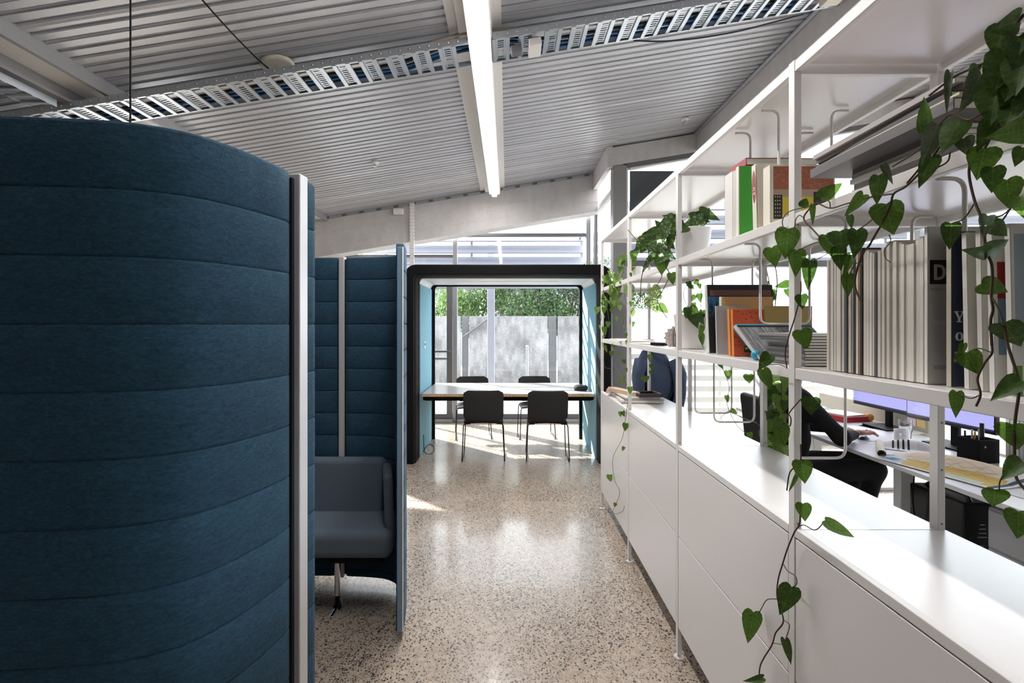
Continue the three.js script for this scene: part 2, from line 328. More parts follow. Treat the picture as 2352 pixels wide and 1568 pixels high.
// one padded band: a closed profile swept along part of the plan; side = +1 keeps the outer face on the right of travel
function bandGeo(curve, s0, s1, yTop, h, side, n, groove = 0.0038, corner = 0) {
  const L = curve.getLength(), prof = [], e = groove, r = Math.min(0.0065, h / 3);
  // outer face, top to bottom, then inner face bottom to top; offsets from the mid-surface
  const face = (sg) => [[-e, 0], [-e * 0.35, -r * 0.25], [0, -r], [0, -h + r], [-e * 0.35, -h + r * 0.25], [-e, -h]].map(([o, y]) => [sg * (THICK / 2 + o), y]);
  prof.push(...face(1), ...face(-1).reverse());
  const pos = [], uv = [], idx = [], m = prof.length;
  for (let i = 0; i <= n; i++) {
    const s = s0 + (s1 - s0) * i / n, u = s / L, p = curve.getPointAt(Math.min(1, Math.max(0, u))), t = curve.getTangentAt(Math.min(1, Math.max(0, u))), nx = -t.z * side, nz = t.x * side;
    const edge = i === 0 || i === n ? 0.6 : 1, near = Math.min(s - s0, s1 - s), drop = corner && s1 - s < corner ? corner - Math.sqrt(Math.max(0, corner * corner - (corner - (s1 - s)) ** 2)) : 0;
    for (const [o, y] of prof) { const yy = Math.max(yTop - h, Math.min(yTop + y, yTop - drop)); pos.push(p.x + nx * o * edge, yy, p.z + nz * o * edge); uv.push(s, yy + (o < 0 ? 3 : 0)); }
  }
  for (let i = 0; i < n; i++) for (let k = 0; k < m; k++) { const a = i * m + k, b = i * m + (k + 1) % m; side > 0 ? idx.push(a, a + m, b, b, a + m, b + m) : idx.push(a, b, a + m, b, b + m, a + m); }
  for (const [s, f] of [[0, side < 0], [n * m, side > 0]]) for (let k = 1; k < m - 1; k++) f ? idx.push(s, s + k + 1, s + k) : idx.push(s, s + k, s + k + 1);
  const g = new THREE.BufferGeometry(); g.setAttribute('position', new THREE.Float32BufferAttribute(pos, 3)); g.setAttribute('uv', new THREE.Float32BufferAttribute(uv, 2)); g.setIndex(idx);
  return toCreasedNormals(g.toNonIndexed(), 0.9);
}
function podScreen(pod, curve, side, cuts, strips, stitched) {
  // cuts: runs of band along the plan; strips: metal posts between them
  cuts.forEach(([a, b, n, end], ci) => {
    let y = PODTOP, k = 0;
    while (y > PODLOW + 0.02) { const h = Math.min(BAND, y - PODLOW); part('padded_band', bandGeo(curve, a, b, y, h, side, n, 0.0038, end && k === 0 ? 0.03 : 0), M.felt, pod); y -= BAND; k++; }
  });
  const L = curve.getLength();
  for (const [s, w] of strips) {
    const p = curve.getPointAt(s / L), t = curve.getTangentAt(s / L), g = rbox(w, PODTOP - PODLOW + 0.008, THICK + 0.016, 0.004, 0, (PODTOP + PODLOW) / 2, 0);
    part('metal_post', g, M.alu, pod, [p.x, 0, p.z], [0, Math.atan2(-t.z, t.x), 0]);
    part('dark_gap_fill', box(w + 0.022, PODTOP - PODLOW - 0.02, THICK - 0.016, 0, (PODTOP + PODLOW) / 2, 0), M.darkGap, pod, [p.x, 0, p.z], [0, Math.atan2(-t.z, t.x), 0]);  // black strip stands in for the shade inside the open gap
  }
}
{
  // near pod: its convex back turned to the camera
  const bx = -0.57, bz = -0.93;
  const mid = podPlan.map(([x, d]) => [x, d]);
  const c1 = planCurve(mid.map(([x, d]) => [x - bx, d + bz])), L = c1.getLength();
  // mid-surface lies THICK/2 inside the traced outer face
  const pod = thing('seating_pod', 'dark blue padded pod screen with curved end facing the camera', 'seating pod', [bx, 0, bz]);
  podScreen(pod, c1, -1, [[0, L - 0.118, 70], [L - 0.050, L, 8, true]], [[L - 0.076, 0.040]]);
  // far pod: same screen turned round, sofa inside facing the camera
  const fx = -0.53, fz = -2.34, plan2 = podPlan.map(([x, d]) => [x + 0.04 - fx, (2.34 + (1.375 - d) * 1.19) + fz]);
  const c2 = planCurve(plan2), L2 = c2.getLength();
  const pod2 = thing('seating_pod', 'dark blue padded pod screen wrapped round the grey sofa', 'seating pod', [fx, 0, fz]);
  let sPost = 0; for (let s = 0; s < L2; s += 0.004) { if (c2.getPointAt(s / L2).x + fx < -0.985) sPost = s; }
  podScreen(pod2, c2, 1, [[0, sPost - 0.026, 30], [sPost + 0.026, L2, 60, true]], [[sPost, 0.032]]);
  const pe = c2.getPointAt(1);
  part('lit_edge', rbox(0.022, PODTOP - PODLOW - 0.02, 0.006, 0.002, 0, (PODTOP + PODLOW) / 2 - 0.01, 0), std({ color: hex('#7f9db5'), roughness: 0.6 }), pod2, [pe.x, 0, pe.z + 0.004]);  // pale blue strip paints the light caught by the screen end
  part('lit_edge', rbox(0.006, PODTOP - PODLOW - 0.02, 0.014, 0.002, 0, (PODTOP + PODLOW) / 2 - 0.01, 0), M.alu, pod2, [pe.x + 0.015, 0, pe.z + 0.002]);  // whiter strip painted as the highlight along that edge
  // sofa
  const sofa = thing('sofa', 'grey upholstered two seat sofa inside the far blue pod', 'sofa', [-1.25, 0, -2.62]);
  part('seat', rbox(1.28, 0.145, 0.37, 0.045, 0.01, 0.405, -0.03, 5), M.sofa, sofa);
  const bk = rbox(1.18, 0.40, 0.08, 0.038, -0.02, 0, 0, 5); part('backrest', bk, M.sofa, sofa, [-0.03, 0.575, -0.178], [-0.06, 0, 0]);
  part('armrest', rbox(0.05, 0.34, 0.27, 0.024, 0, 0, 0, 5), M.sofa, sofa, [0.592, 0.585, -0.03], [0, 0.27, 0.03]);
  part('armrest', rbox(0.05, 0.34, 0.27, 0.024, 0, 0, 0, 5), M.sofa, sofa, [-0.64, 0.585, -0.03], [0, -0.2, -0.03]);
  part('seat_base', rbox(1.2, 0.03, 0.32, 0.004, 0.0, 0.322, -0.03), M.black, sofa);
  for (const x of [-0.5, 0.322]) { const l = part('leg', cyl(0.016, 0.016, 0.235, 16, x, 0.19, 0.0), M.chrome, sofa); part('foot', lathe([[0, 0], [0.022, 0], [0.024, 0.006], [0.013, 0.03], [0.012, 0.075], [0, 0.075]], 18).translate(x, 0, 0), M.black, l); part('foot_bar', rbox(0.02, 0.012, 0.16, 0.005, x, 0.008, 0.02), M.chrome, l); }
}
// ---------- meeting booth ----------
{
  const D0 = 5.31, D1 = 6.52, XL = -1.144, XR = 1.156, TOP = 2.216, IL = -1.035, IR = 1.03, IT = 2.10;
  const cx = (XL + XR) / 2, z0 = -D0;
  const booth = thing('meeting_booth', 'black framed meeting booth with pale blue walls', 'meeting booth', [cx, 0, z0]);
  const ring = (xl, xr, top, il, ir, it, depth, R, r, bevel = 0.012) => {
    const s = new THREE.Shape(); s.moveTo(xl - cx, 0); s.lineTo(xl - cx, top - R); s.absarc(xl - cx + R, top - R, R, Math.PI, Math.PI / 2, true); s.lineTo(xr - cx - R, top); s.absarc(xr - cx - R, top - R, R, Math.PI / 2, 0, true); s.lineTo(xr - cx, 0);
    s.lineTo(ir - cx, 0); s.lineTo(ir - cx, it - r); s.absarc(ir - cx - r, it - r, r, 0, Math.PI / 2, false); s.lineTo(il - cx + r, it); s.absarc(il - cx + r, it - r, r, Math.PI / 2, Math.PI, false); s.lineTo(il - cx, 0); s.closePath();
    return extrude(s, depth, bevel, 3, 10).translate(0, 0, -depth);
  };
  part('shell', ring(XL, XR, TOP, IL, IR, IT, D1 - D0, 0.13, 0.05), M.black, booth);
  // ribs running round the front reveal, deeper on the left wall
  for (let k = 0; k < 5; k++) part('rib', ring(IL - 0.004, IR + 0.004, IT + 0.004, IL + 0.012, IR - 0.006, IT - 0.006, 0.030, 0.05, 0.045, 0.004).translate(0, 0, -0.04 - k * 0.055), M.black, booth);
  // inner linings
  const lin = (x0, x1, y0, y1, a, b) => uvBox(rbox2(x0 - cx, x1 - cx, y0, y1, -(a - D0), -(b - D0), 0.004));
  part('wall_lining', lin(IL, IL + 0.016, 0.0, IT - 0.075, 5.62, D1 - 0.03), M.cyan, booth);
  part('wall_lining', lin(IR - 0.016, IR, 0.0, IT - 0.075, 5.50, D1 - 0.03), M.cyan, booth);
  const ceil = part('ceiling_lining', lin(IL, IR, IT - 0.016, IT, 5.60, D1 - 0.03), M.white, booth);
  part('ceiling_slot', rbox2(-0.62, 0.62, IT - 0.020, IT - 0.0155, -0.62, -0.70), M.white, ceil);
  for (const s of [0, 1]) { // curved cove between wall and ceiling
    const sh = new THREE.Shape(); sh.moveTo(0, 0); sh.lineTo(0, 0.085); sh.lineTo(0.085, 0.085); sh.absarc(0.085, 0, 0.085, Math.PI / 2, Math.PI, false);
    const g = extrude(sh, D1 - 5.66, 0, 1, 8); if (s) g.scale(-1, 1, 1); part('cove', toCreasedNormals(g, 0.6).translate(s ? IR - cx - 0.001 : IL - cx + 0.001, IT - 0.087, -(D1 - 0.03 - D0)), M.white, booth);
  }
  part('rear_frame', ring(IL - 0.01, IR + 0.01, IT + 0.01, IL + 0.055, IR - 0.055, IT - 0.038, 0.05, 0.03, 0.04, 0.008).translate(0, 0, -(D1 - D0) + 0.045), M.black, booth);
  const sw = part('switch_plate', rbox(0.006, 0.085, 0.062, 0.003, IL + 0.020 - cx, 1.30, -(5.90 - D0)), M.alu, booth); part('socket', rbox(0.006, 0.03, 0.022, 0.002, IL + 0.024 - cx, 1.305, -(5.90 - D0)), M.black, sw);
  // table fixed between the walls
  const table = thing('booth_table', 'pale laminate table with timber edge spanning the booth', 'table', [0.01, 0, -6.08]);
  const wood = dataTex(256, 64, (u, v) => { const k = (nF(u * 40, v * 6, 40) - 0.5) * 40 + (nG(u * 12, v * 30, 12) - 0.5) * 25; return [cl(205 + k), cl(170 + k), cl(126 + k * 0.8)]; }, true, [1 / 0.8, 1 / 0.1]);
  part('table_top', rbox(2.005, 0.006, 1.055, 0.002, 0, 0.742, 0), std({ color: hex('#a59c9a'), roughness: 0.25 }), table);
  part('timber_edge', uvBox(rbox(2.005, 0.027, 1.06, 0.002, 0, 0.7255, 0)), std({ map: wood, roughness: 0.5 }), table);
  part('apron', rbox(1.94, 0.052, 0.05, 0.004, 0, 0.685, 0.46), M.black, table); part('apron', rbox(1.94, 0.052, 0.05, 0.004, 0, 0.685, -0.44), M.black, table);
  for (const x of [-0.985, 0.985]) part('wall_bracket', rbox(0.03, 0.052, 0.9, 0.004, x, 0.685, 0), M.black, table);
  // speaker on the table
  const pk = thing('speakerphone', 'small round black speakerphone on the booth table', 'speakerphone', [0.90, 0.7455, -5.86]);
  part('body', lathe([[0, 0], [0.07, 0], [0.082, 0.012], [0.085, 0.03], [0.082, 0.05], [0.068, 0.062], [0, 0.064]], 36), std({ color: hex('#1b1b1c'), roughness: 0.9 }), pk); part('top_disc', cyl(0.055, 0.055, 0.003, 32, 0, 0.065, 0), M.blackGloss, pk);
  // loose lead at the foot of the left wall
  single('power_lead', tube([[0, 0.22, 0], [0.004, 0.1, 0.005], [0.02, 0.02, 0.03], [0.08, 0.008, 0.08], [0.13, 0.03, 0.05], [0.12, 0.09, 0.02], [0.06, 0.10, 0.01], [0.02, 0.06, 0.02], [0.0, 0.02, 0.04]], 0.004, 60, 6), M.black, 'thin black lead curling at the foot of the booth wall', 'cable', [-1.01, 0, -5.78]);

  // chairs
  const shell = (w, h, curveD, r) => { // rounded slab bent about a vertical axis
    const s = rr(w, h, r), g = new THREE.ExtrudeGeometry(s, { depth: 0.016, bevelEnabled: true, bevelSize: 0.006, bevelThickness: 0.006, bevelSegments: 2, curveSegments: 8, bevelOffset: -0.006 });
    return g;
  };
  function bentPanel(w, h, depth, r, thick, lean) { // grid panel with rounded corners, bent in plan
    const nx = 16, ny = 12, pos = [], idx = [];
    const P = (i, j, sgn) => { let u = i / nx * 2 - 1, v = j / ny; const y = v * h; const q = Math.min(v, 1 - v) * h, inset = q < r ? r - Math.sqrt(Math.max(0, r * r - (r - q) ** 2)) : 0; const x = u * (w / 2 - inset); const edge = 1 - Math.max(Math.abs(u) ** 12, (2 * Math.abs(v - 0.5)) ** 14) * 0.55; return [x, y, depth * (x / (w / 2)) ** 2 + lean * y + sgn * thick / 2 * edge]; };
    for (const s of [1, -1]) for (let j = 0; j <= ny; j++) for (let i = 0; i <= nx; i++) pos.push(...P(i, j, s));
    const N = (nx + 1) * (ny + 1), I = (i, j) => j * (nx + 1) + i;
    for (let j = 0; j < ny; j++) for (let i = 0; i < nx; i++) { const a = I(i, j), b = I(i + 1, j), c = I(i + 1, j + 1), d = I(i, j + 1); idx.push(a, b, c, a, c, d, N + a, N + c, N + b, N + a, N + d, N + c); }
    const rim = []; for (let i = 0; i < nx; i++) rim.push(I(i, 0)); for (let j = 0; j < ny; j++) rim.push(I(nx, j)); for (let i = nx; i > 0; i--) rim.push(I(i, ny)); for (let j = ny; j > 0; j--) rim.push(I(0, j));
    rim.forEach((a, k) => { const b = rim[(k + 1) % rim.length]; idx.push(a, N + a, b, b, N + a, N + b); });
    const g = new THREE.BufferGeometry(); g.setAttribute('position', new THREE.Float32BufferAttribute(pos, 3)); g.setIndex(idx); g.setAttribute('uv', new THREE.Float32BufferAttribute(new Float32Array(pos.length / 3 * 2), 2)); g.computeVertexNormals(); return uvBox(toCreasedNormals(g.toNonIndexed(), 1.0));
  }
  const cloth = phy({ color: hex('#2e2d2c'), bumpMap: weave, bumpScale: 0.0005, roughness: 0.95, side: THREE.DoubleSide });
  function makeChair(label) { // faces -z, origin under the middle of the seat
    const c = thing('side_chair', label, 'chair', [0, 0, 0], 0, 'chairs at the booth table');
    part('backrest', bentPanel(0.455, 0.345, -0.045, 0.055, 0.026, 0.16), cloth, c, [0, 0.465, 0.215]);
    const st = bentPanel(0.45, 0.43, -0.018, 0.06, 0.030, 0); part('seat', st, M.black, c, [0, 0.448, 0.215], [-Math.PI / 2, 0, 0]);
    for (const s of [-1, 1]) {
      const x = s * 0.205;
      const l = part('sled_leg', bentTube([[s * 0.15, 0.428, 0.20], [x + s * 0.02, 0.425, 0.20], [x + s * 0.035, 0.012, 0.235], [x + s * 0.035, 0.012, -0.20], [x + s * 0.015, 0.425, -0.14], [s * 0.15, 0.428, -0.14]], 0.0062, 0.03, 8), M.rod, c);
      for (const z of [0.17, -0.15]) part('glide', rbox(0.016, 0.008, 0.03, 0.003, x + s * 0.035, 0.004, z), M.black, l);
    }
    part('cross_bar', cyl(0.006, 0.006, 0.30, 10).rotateZ(Math.PI / 2).translate(0, 0.425, 0.05), M.rod, c);
    return c;
  }
  const ch = makeChair('dark grey chair with its back to the aisle, beside the booth’s left wall'.replace('’', "'"));
  ch.userData.label = 'dark grey sled chair with back to the aisle, farther from the speakerphone';
  ch.position.set(-0.275, 0, -5.62); ch.rotation.y = 0.03;
  copyOf(ch, [0.462, 0, -5.60], -0.02, 'dark grey sled chair with back to the aisle, nearer the speakerphone');
  copyOf(ch, [-0.47, 0, -6.60], Math.PI + 0.12, 'sled chair across the table facing the aisle, nearer the glazed door');
  copyOf(ch, [0.40, 0, -6.62], Math.PI + 0.06, 'sled chair across the table facing the aisle, farther from the glazed door');
}
// ---------- cable trays ----------
const trayY = (x) => 3.48 + SLOPE * x;
const slotRung = (() => { // slotted plate 50 mm wide, 0.28 m long, lying flat
  const s = new THREE.Shape(); s.moveTo(-0.031, -0.14); s.lineTo(0.031, -0.14); s.lineTo(0.031, 0.14); s.lineTo(-0.031, 0.14); s.closePath();
  for (let k = 0; k < 11; k++) { const y = -0.12 + k * 0.024, h = new THREE.Path(); h.moveTo(-0.021, y - 0.006); h.lineTo(0.021, y - 0.006); h.lineTo(0.021, y + 0.006); h.lineTo(-0.021, y + 0.006); h.closePath(); s.holes.push(h); }
  const plate = new THREE.ExtrudeGeometry(s, { depth: 0.002, bevelEnabled: false }).rotateX(-Math.PI / 2);
  const chan = (x) => [box(0.026, 0.002, 0.28, x, -0.010, 0), box(0.002, 0.012, 0.28, x - 0.013, -0.005, 0), box(0.002, 0.012, 0.28, x + 0.013, -0.005, 0)];
  return merge([plate, ...chan(-0.046), ...chan(0.046)]);
})();
function tray(name, label, x0, x1, phase) {
  const t = thing(name, label, 'cable tray', [x0, trayY(x0), -3.345]), a = Math.atan(SLOPE), Ls = (x1 - x0) / Math.cos(a);
  const g = new THREE.Group();
  const put = (n, geo, m, s, y, z) => part(n, geo, m, t, [s * Math.cos(a) - y * Math.sin(a), s * Math.sin(a) + y * Math.cos(a), z], [0, 0, a]);
  for (const z of [0.145, -0.145]) {
    const r = put('side_rail', rbox(Ls, 0.042, 0.004, 0.001), M.galv, Ls / 2, 0.014, z);
    part('rail_lip', box(Ls, 0.003, 0.014, 0, -0.021, z > 0 ? -0.007 : 0.007), M.galv, r);
    const st = []; for (let s = 0.04; s < Ls; s += 0.0655) st.push(new THREE.SphereGeometry(0.0085, 8, 5).scale(1, 1, 0.5).translate(s - Ls / 2, 0.004, z > 0 ? 0.002 : -0.002));
    const riv = part('rivets', merge(st), M.galv, r); riv.userData.kind = 'stuff';
  }
  for (let s = phase; s < Ls - 0.05; s += 0.18) put('rung', slotRung, M.galv, s, 0, 0);
  return t;
}
tray('cable_tray', 'galvanised ladder cable tray crossing above the pods', -4.7, -0.262, 0.03);
tray('cable_tray', 'galvanised ladder cable tray running from the lamp towards the shelving', -0.098, 2.42, 0.055);
{ // short run joining it under the left beam
  const t = thing('cable_tray', 'short galvanised cable tray under the roof beam beyond the pod', 'cable tray', [-3.02, 2.975, -3.12]);
  for (const x of [-0.085, 0.085]) part('side_rail', rbox(0.004, 0.045, 4.6, 0.001, x, 0.014, 2.3), M.galv, t);
  for (let z = 0.1; z < 2.4; z += 0.18) part('rung', slotRung, M.galv, t, [0, 0, z], [0, Math.PI / 2, 0]).scale.set(1, 1, 0.6);
}
{ // cables lying in the tray
  const cols = ['#124a7c', '#0f3354', '#1b5f96', '#0d2a44', '#161f2a', '#a59d8c'], zs = [-0.10, -0.075, -0.05, -0.022, 0.005, 0.07];
  const lab = ['bright blue data cable lying along the tray', 'navy data cable lying along the tray', 'pale blue data cable lying along the tray', 'dark teal data cable lying along the tray', 'black power cable lying along the tray', 'beige cable lying along the tray'];
  cols.forEach((c, i) => {
    const r = rng(70 + i), pts = []; for (let x = -4.6; x <= 2.4; x += 0.35) pts.push([x + 4.6, trayY(x) - trayY(-4.6) + 0.016 + (i % 2) * 0.012 + (Math.abs(x + 0.19) < 0.3 ? 0.07 : 0), zs[i] + (r() - 0.5) * 0.012]);
    single('data_cable', tube(pts, 0.0115, 90, 7), std({ color: hex(c), roughness: 0.5 }), lab[i], 'cable', [-4.6, trayY(-4.6), -3.345], undefined, 'cables in the ceiling tray');
  });
  const jb = (px, w, h, m, label) => single('junction_box', rbox(w, 0.05, h, 0.006), m, label, 'box', [(px - VPX) * 3.33 / FOCAL, trayY((px - VPX) * 3.33 / FOCAL) - 0.037, -3.33], [0, 0, Math.atan(SLOPE)]);
  jb(1228, 0.085, 0.16, M.white, 'white junction box fixed under the cable tray');
  jb(1186, 0.075, 0.07, M.frameDark, 'dark grey cable clamp under the tray beside the lamp');
  jb(1912, 0.13, 0.10, std({ color: hex('#cfc8bb'), roughness: 0.6 }), 'cream connector box under the tray end by the shelving');
}
// ceiling fittings
{
  const sp = thing('ceiling_speaker', 'round cream ceiling speaker above the cable tray', 'speaker', [-1.60, ceilY(-1.60) - 0.002, -3.33]); sp.rotation.z = Math.atan(SLOPE);
  part('rim', lathe([[0, 0], [0.112, 0], [0.114, -0.008], [0.104, -0.022], [0.092, -0.026], [0, -0.03]], 40), std({ color: hex('#d9d2c2'), roughness: 0.6 }), sp);
  for (const [px, py, d, label] of [[861, 394, 5.4, 'small white ceiling sprinkler above the pods'], [1573, 286, 5.62, 'small white ceiling sprinkler near the shelving']]) {
    const X = (px - VPX) * d / FOCAL, s = thing('sprinkler', label, 'sprinkler', [X, ceilY(X) - 0.001, -d]);
    part('rose', lathe([[0, 0], [0.045, 0], [0.042, -0.02], [0.02, -0.03], [0, -0.03]], 24), M.white, s); part('head', lathe([[0, -0.03], [0.012, -0.03], [0.012, -0.05], [0.026, -0.055], [0.026, -0.06], [0, -0.06]], 16), M.chrome, s);
  }
  // cords
  single('pendant_cord', tube([[0, 0, 0], [0.003, -0.8, 0.004], [-0.002, -1.6, 0], [0, -1.98, 0]], 0.0035, 30, 6), M.black, 'thin black cord hanging straight down behind the near pod', 'cable', [-1.455, ceilY(-1.455), -1.85]);
  const a = at(448, -20, 2.55), b = at(592, 136, 3.15), c = at(617, 157, 3.24), pts = [a, a.clone().lerp(b, 0.2).add(V(0.02, -0.03, 0)), a.clone().lerp(b, 0.6).add(V(0.0, -0.01, 0)), b, c].map((p) => p.clone().sub(a));
  single('slack_cord', tube(pts, 0.005, 40, 6), M.black, 'black cord slung to the cable tray beside the ceiling speaker', 'cable', a.toArray());
  const q = [[1455, 93], [1520, 95], [1600, 88], [1690, 73], [1770, 53], [1845, 33]].map(([x, y]) => at(x, y, 3.52)), q0 = q[0].clone();
  single('sagging_cable', tube(q.map((p) => p.sub(q0)), 0.006, 40, 6), std({ color: hex('#33424f'), roughness: 0.6 }), 'dark cable sagging below the tray towards the shelving', 'cable', q0.toArray());
  // cable spine down the far beam
  const sx = -1.425, spine = thing('cable_spine', 'white segmented cable spine hanging in front of the concrete beam', 'cable spine', [sx, 2.0, -7.165]);
  const link = merge([rbox(0.072, 0.036, 0.03, 0.008), box(0.05, 0.05, 0.018)]);
  for (let y = 0; y < 1.38; y += 0.05) part('spine_link', link, M.white, spine, [0, y, 0]);
  single('junction_box', rbox(0.15, 0.09, 0.05, 0.01), M.white, 'white junction box high on the concrete beam', 'box', [-1.63, 3.24, -BEAM_D + 0.03]);
}
// ---------- white shelving with drawers ----------
const SX = 0.79, SXR = 1.205, PD = [4.02, 3.119, 2.218, 1.317, 0.416], S1 = 2.275, S2 = 1.855, S3 = 1.43, CT = 0.99;
{
  const zb = -PD[0], u = thing('shelving_unit', 'long white steel shelving unit with drawers along the aisle', 'shelving', [SX, 0, zb]), Z = (d) => -d - zb, PW = 0.020, PZ = 0.028, RH = 0.030;
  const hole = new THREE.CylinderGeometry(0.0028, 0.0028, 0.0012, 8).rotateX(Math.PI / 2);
  PD.forEach((d) => {
    for (const x of [0, SXR - SX - PW]) {
      const p = part('post', rbox2(x, x + PW, 0.02, S1 + 0.004, Z(d), Z(d + PZ), 0.002), M.white, u);
      part('foot', lathe([[0, 0], [0.022, 0], [0.022, 0.006], [0.008, 0.012], [0.007, 0.03], [0, 0.03]], 18).translate(x + PW / 2, 0, Z(d + PZ / 2)), M.white, p);
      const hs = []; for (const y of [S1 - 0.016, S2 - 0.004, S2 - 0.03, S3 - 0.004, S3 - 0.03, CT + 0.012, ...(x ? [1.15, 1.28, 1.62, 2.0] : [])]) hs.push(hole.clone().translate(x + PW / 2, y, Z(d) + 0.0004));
      part('dark_holes', merge(hs), M.frameDark, p).userData.kind = 'stuff';  // dark discs stand in for the shade inside open screw holes
    }
  });
  for (let k = 0; k < 4; k++) {
    const a = PD[k], b = PD[k + 1] + PZ, z0 = Z(a), z1 = Z(b);
    for (const y of [S1, S2, S3]) {
      part('rail', rbox2(0.001, 0.019, y - RH, y, z0, z1, 0.002), M.white, u);
      part('rail', rbox2(SXR - SX - 0.019, SXR - SX - 0.001, y - RH, y, z0, z1, 0.002), M.white, u);
      part('shelf_panel', box2(0.019, SXR - SX - 0.019, y - 0.010, y - 0.002, z0 + 0.003, z1 - 0.003), M.cab, u);
    }
    // drawers
    part('rail', rbox2(0.0, 0.018, CT - 0.024, CT, z0, z1, 0.002), M.white, u);
    part('cabinet_top', rbox2(0.023, SXR - SX, CT - 0.02, CT - 0.004, z0 + 0.001, Z(PD[k + 1]) - 0.0005, 0.001), M.cab, u);
    part('drawer_front', rbox2(0.001, 0.018, 0.572, CT - 0.028, z0 + 0.003, z1 - 0.003, 0.002), M.cab, u);
    part('drawer_front', rbox2(0.001, 0.018, 0.148, 0.568, z0 + 0.003, z1 - 0.003, 0.002), M.cab, u);
    part('carcass', box2(0.020, SXR - SX - 0.01, 0.150, CT - 0.022, z0 + 0.002, z1 - 0.002), M.cab, u);
  }
  for (const d of PD) for (const y of [S1, S2, S3]) part('cross_rail', rbox2(PW, SXR - SX - PW, y - RH - 0.004, y, Z(d + 0.004), Z(d + PZ - 0.004), 0.002), M.white, u);

  // wire bookends hooked under the shelves
  const loopG = bentTube([[-0.055, 0, 0], [0, 0, 0], [0, -0.285, 0], [0.175, -0.285, 0], [0.175, 0, 0], [0.23, 0, 0]], 0.0042, 0.03, 10);
  const loops = [[S1, 1.584, 'by the green book'], [S1, 1.7685, 'behind the green book'], [S2, 1.70, 'by the leaning magazines'], [S2, 2.096, 'above the dark blue book'], [S2, 0.94, 'above the newsprint magazine'], [S2, 1.27, 'above the row of white magazines'], [S3, 1.52, 'in front of the seated person'], [S3, 2.08, 'under the orange books'], [S3, 2.29, 'under the white pot']];
  for (const [y, d, w] of loops) single('wire_bookend', loopG, M.white, 'white wire bookend hooked under the shelf ' + w, 'bookend', [0.898, y - RH - 0.0045 + 0.016, -d], undefined, 'wire bookends');
}

// ---------- books and magazines ----------
const paper = std({ color: hex('#e9e4da'), roughness: 0.9 });
const coverMat = new Map();
function cover(c) { if (!coverMat.has(c)) coverMat.set(c, std({ color: hex(c), roughness: 0.5 })); return coverMat.get(c); }
// standing volume: spine towards the aisle (-x), cover towards the camera (+z); origin at the near bottom spine corner
function volume(name, label, category, w, h, th, col, pos, opt = {}) {
  const g = thing(name, label, category, pos, opt.turn ?? 0, opt.group);
  const t = opt.hard ? 0.0028 : 0.0008, e = opt.hard ? 0.003 : 0;
  const cm = opt.mat ?? cover(col);
  part('cover', rbox2(0, w, 0, h, 0, -t, 0.0004), opt.front ?? cm, g);
  part('cover', rbox2(0, w, 0, h, -th, -th + t, 0.0004), cm, g);
  part('spine', rbox2(-t, t * 0.2, 0, h, 0, -th, 0.0004), opt.spine ?? cm, g);
  part('pages', box2(t * 0.2, w - e, e, h - e, -t, -th + t), paper, g);
  if (opt.tilt) g.rotation.x = opt.tilt; if (opt.lean) g.rotation.z = opt.lean;
  return g;
}
function flat(name, label, category, w, d, th, col, pos, turn, group) { // lying down, origin at middle of its base
  const g = thing(name, label, category, pos, turn, group), t = Math.min(0.0025, th / 5);
  part('cover', rbox2(-w / 2, w / 2, th - t, th, -d / 2, d / 2, 0.0006), cover(col), g); part('cover', rbox2(-w / 2, w / 2, 0, t, -d / 2, d / 2, 0.0006), cover(col), g);
  part('pages', box2(-w / 2 + 0.001, w / 2 - 0.002, t, th - t, -d / 2 + 0.002, d / 2 - 0.002), paper, g);
  part('spine', rbox2(-w / 2 - t * 0.6, -w / 2 + t * 0.4, 0, th, -d / 2, d / 2, 0.0005), cover(col), g);
  return g;
}
const printTex = (w, h, bg, draw) => { const t = canvasTex(w, h, (c) => { c.fillStyle = bg; c.fillRect(0, 0, w, h); draw(c, w, h); }); t.wrapS = t.wrapT = THREE.ClampToEdgeWrapping; return t; };
// front printed cover as a thin sheet on the camera side
function frontPrint(vol, w, h, tex) { const m = part('printed_front', new THREE.PlaneGeometry(w, h).translate(w / 2, h / 2, 0.0006), std({ map: tex, roughness: 0.45 }), vol); return m; }
function spinePrint(vol, th, h, tex) { return part('printed_spine', new THREE.PlaneGeometry(th, h).rotateY(-Math.PI / 2).translate(-0.0036, h / 2, -th / 2), std({ map: tex, roughness: 0.45 }), vol); }

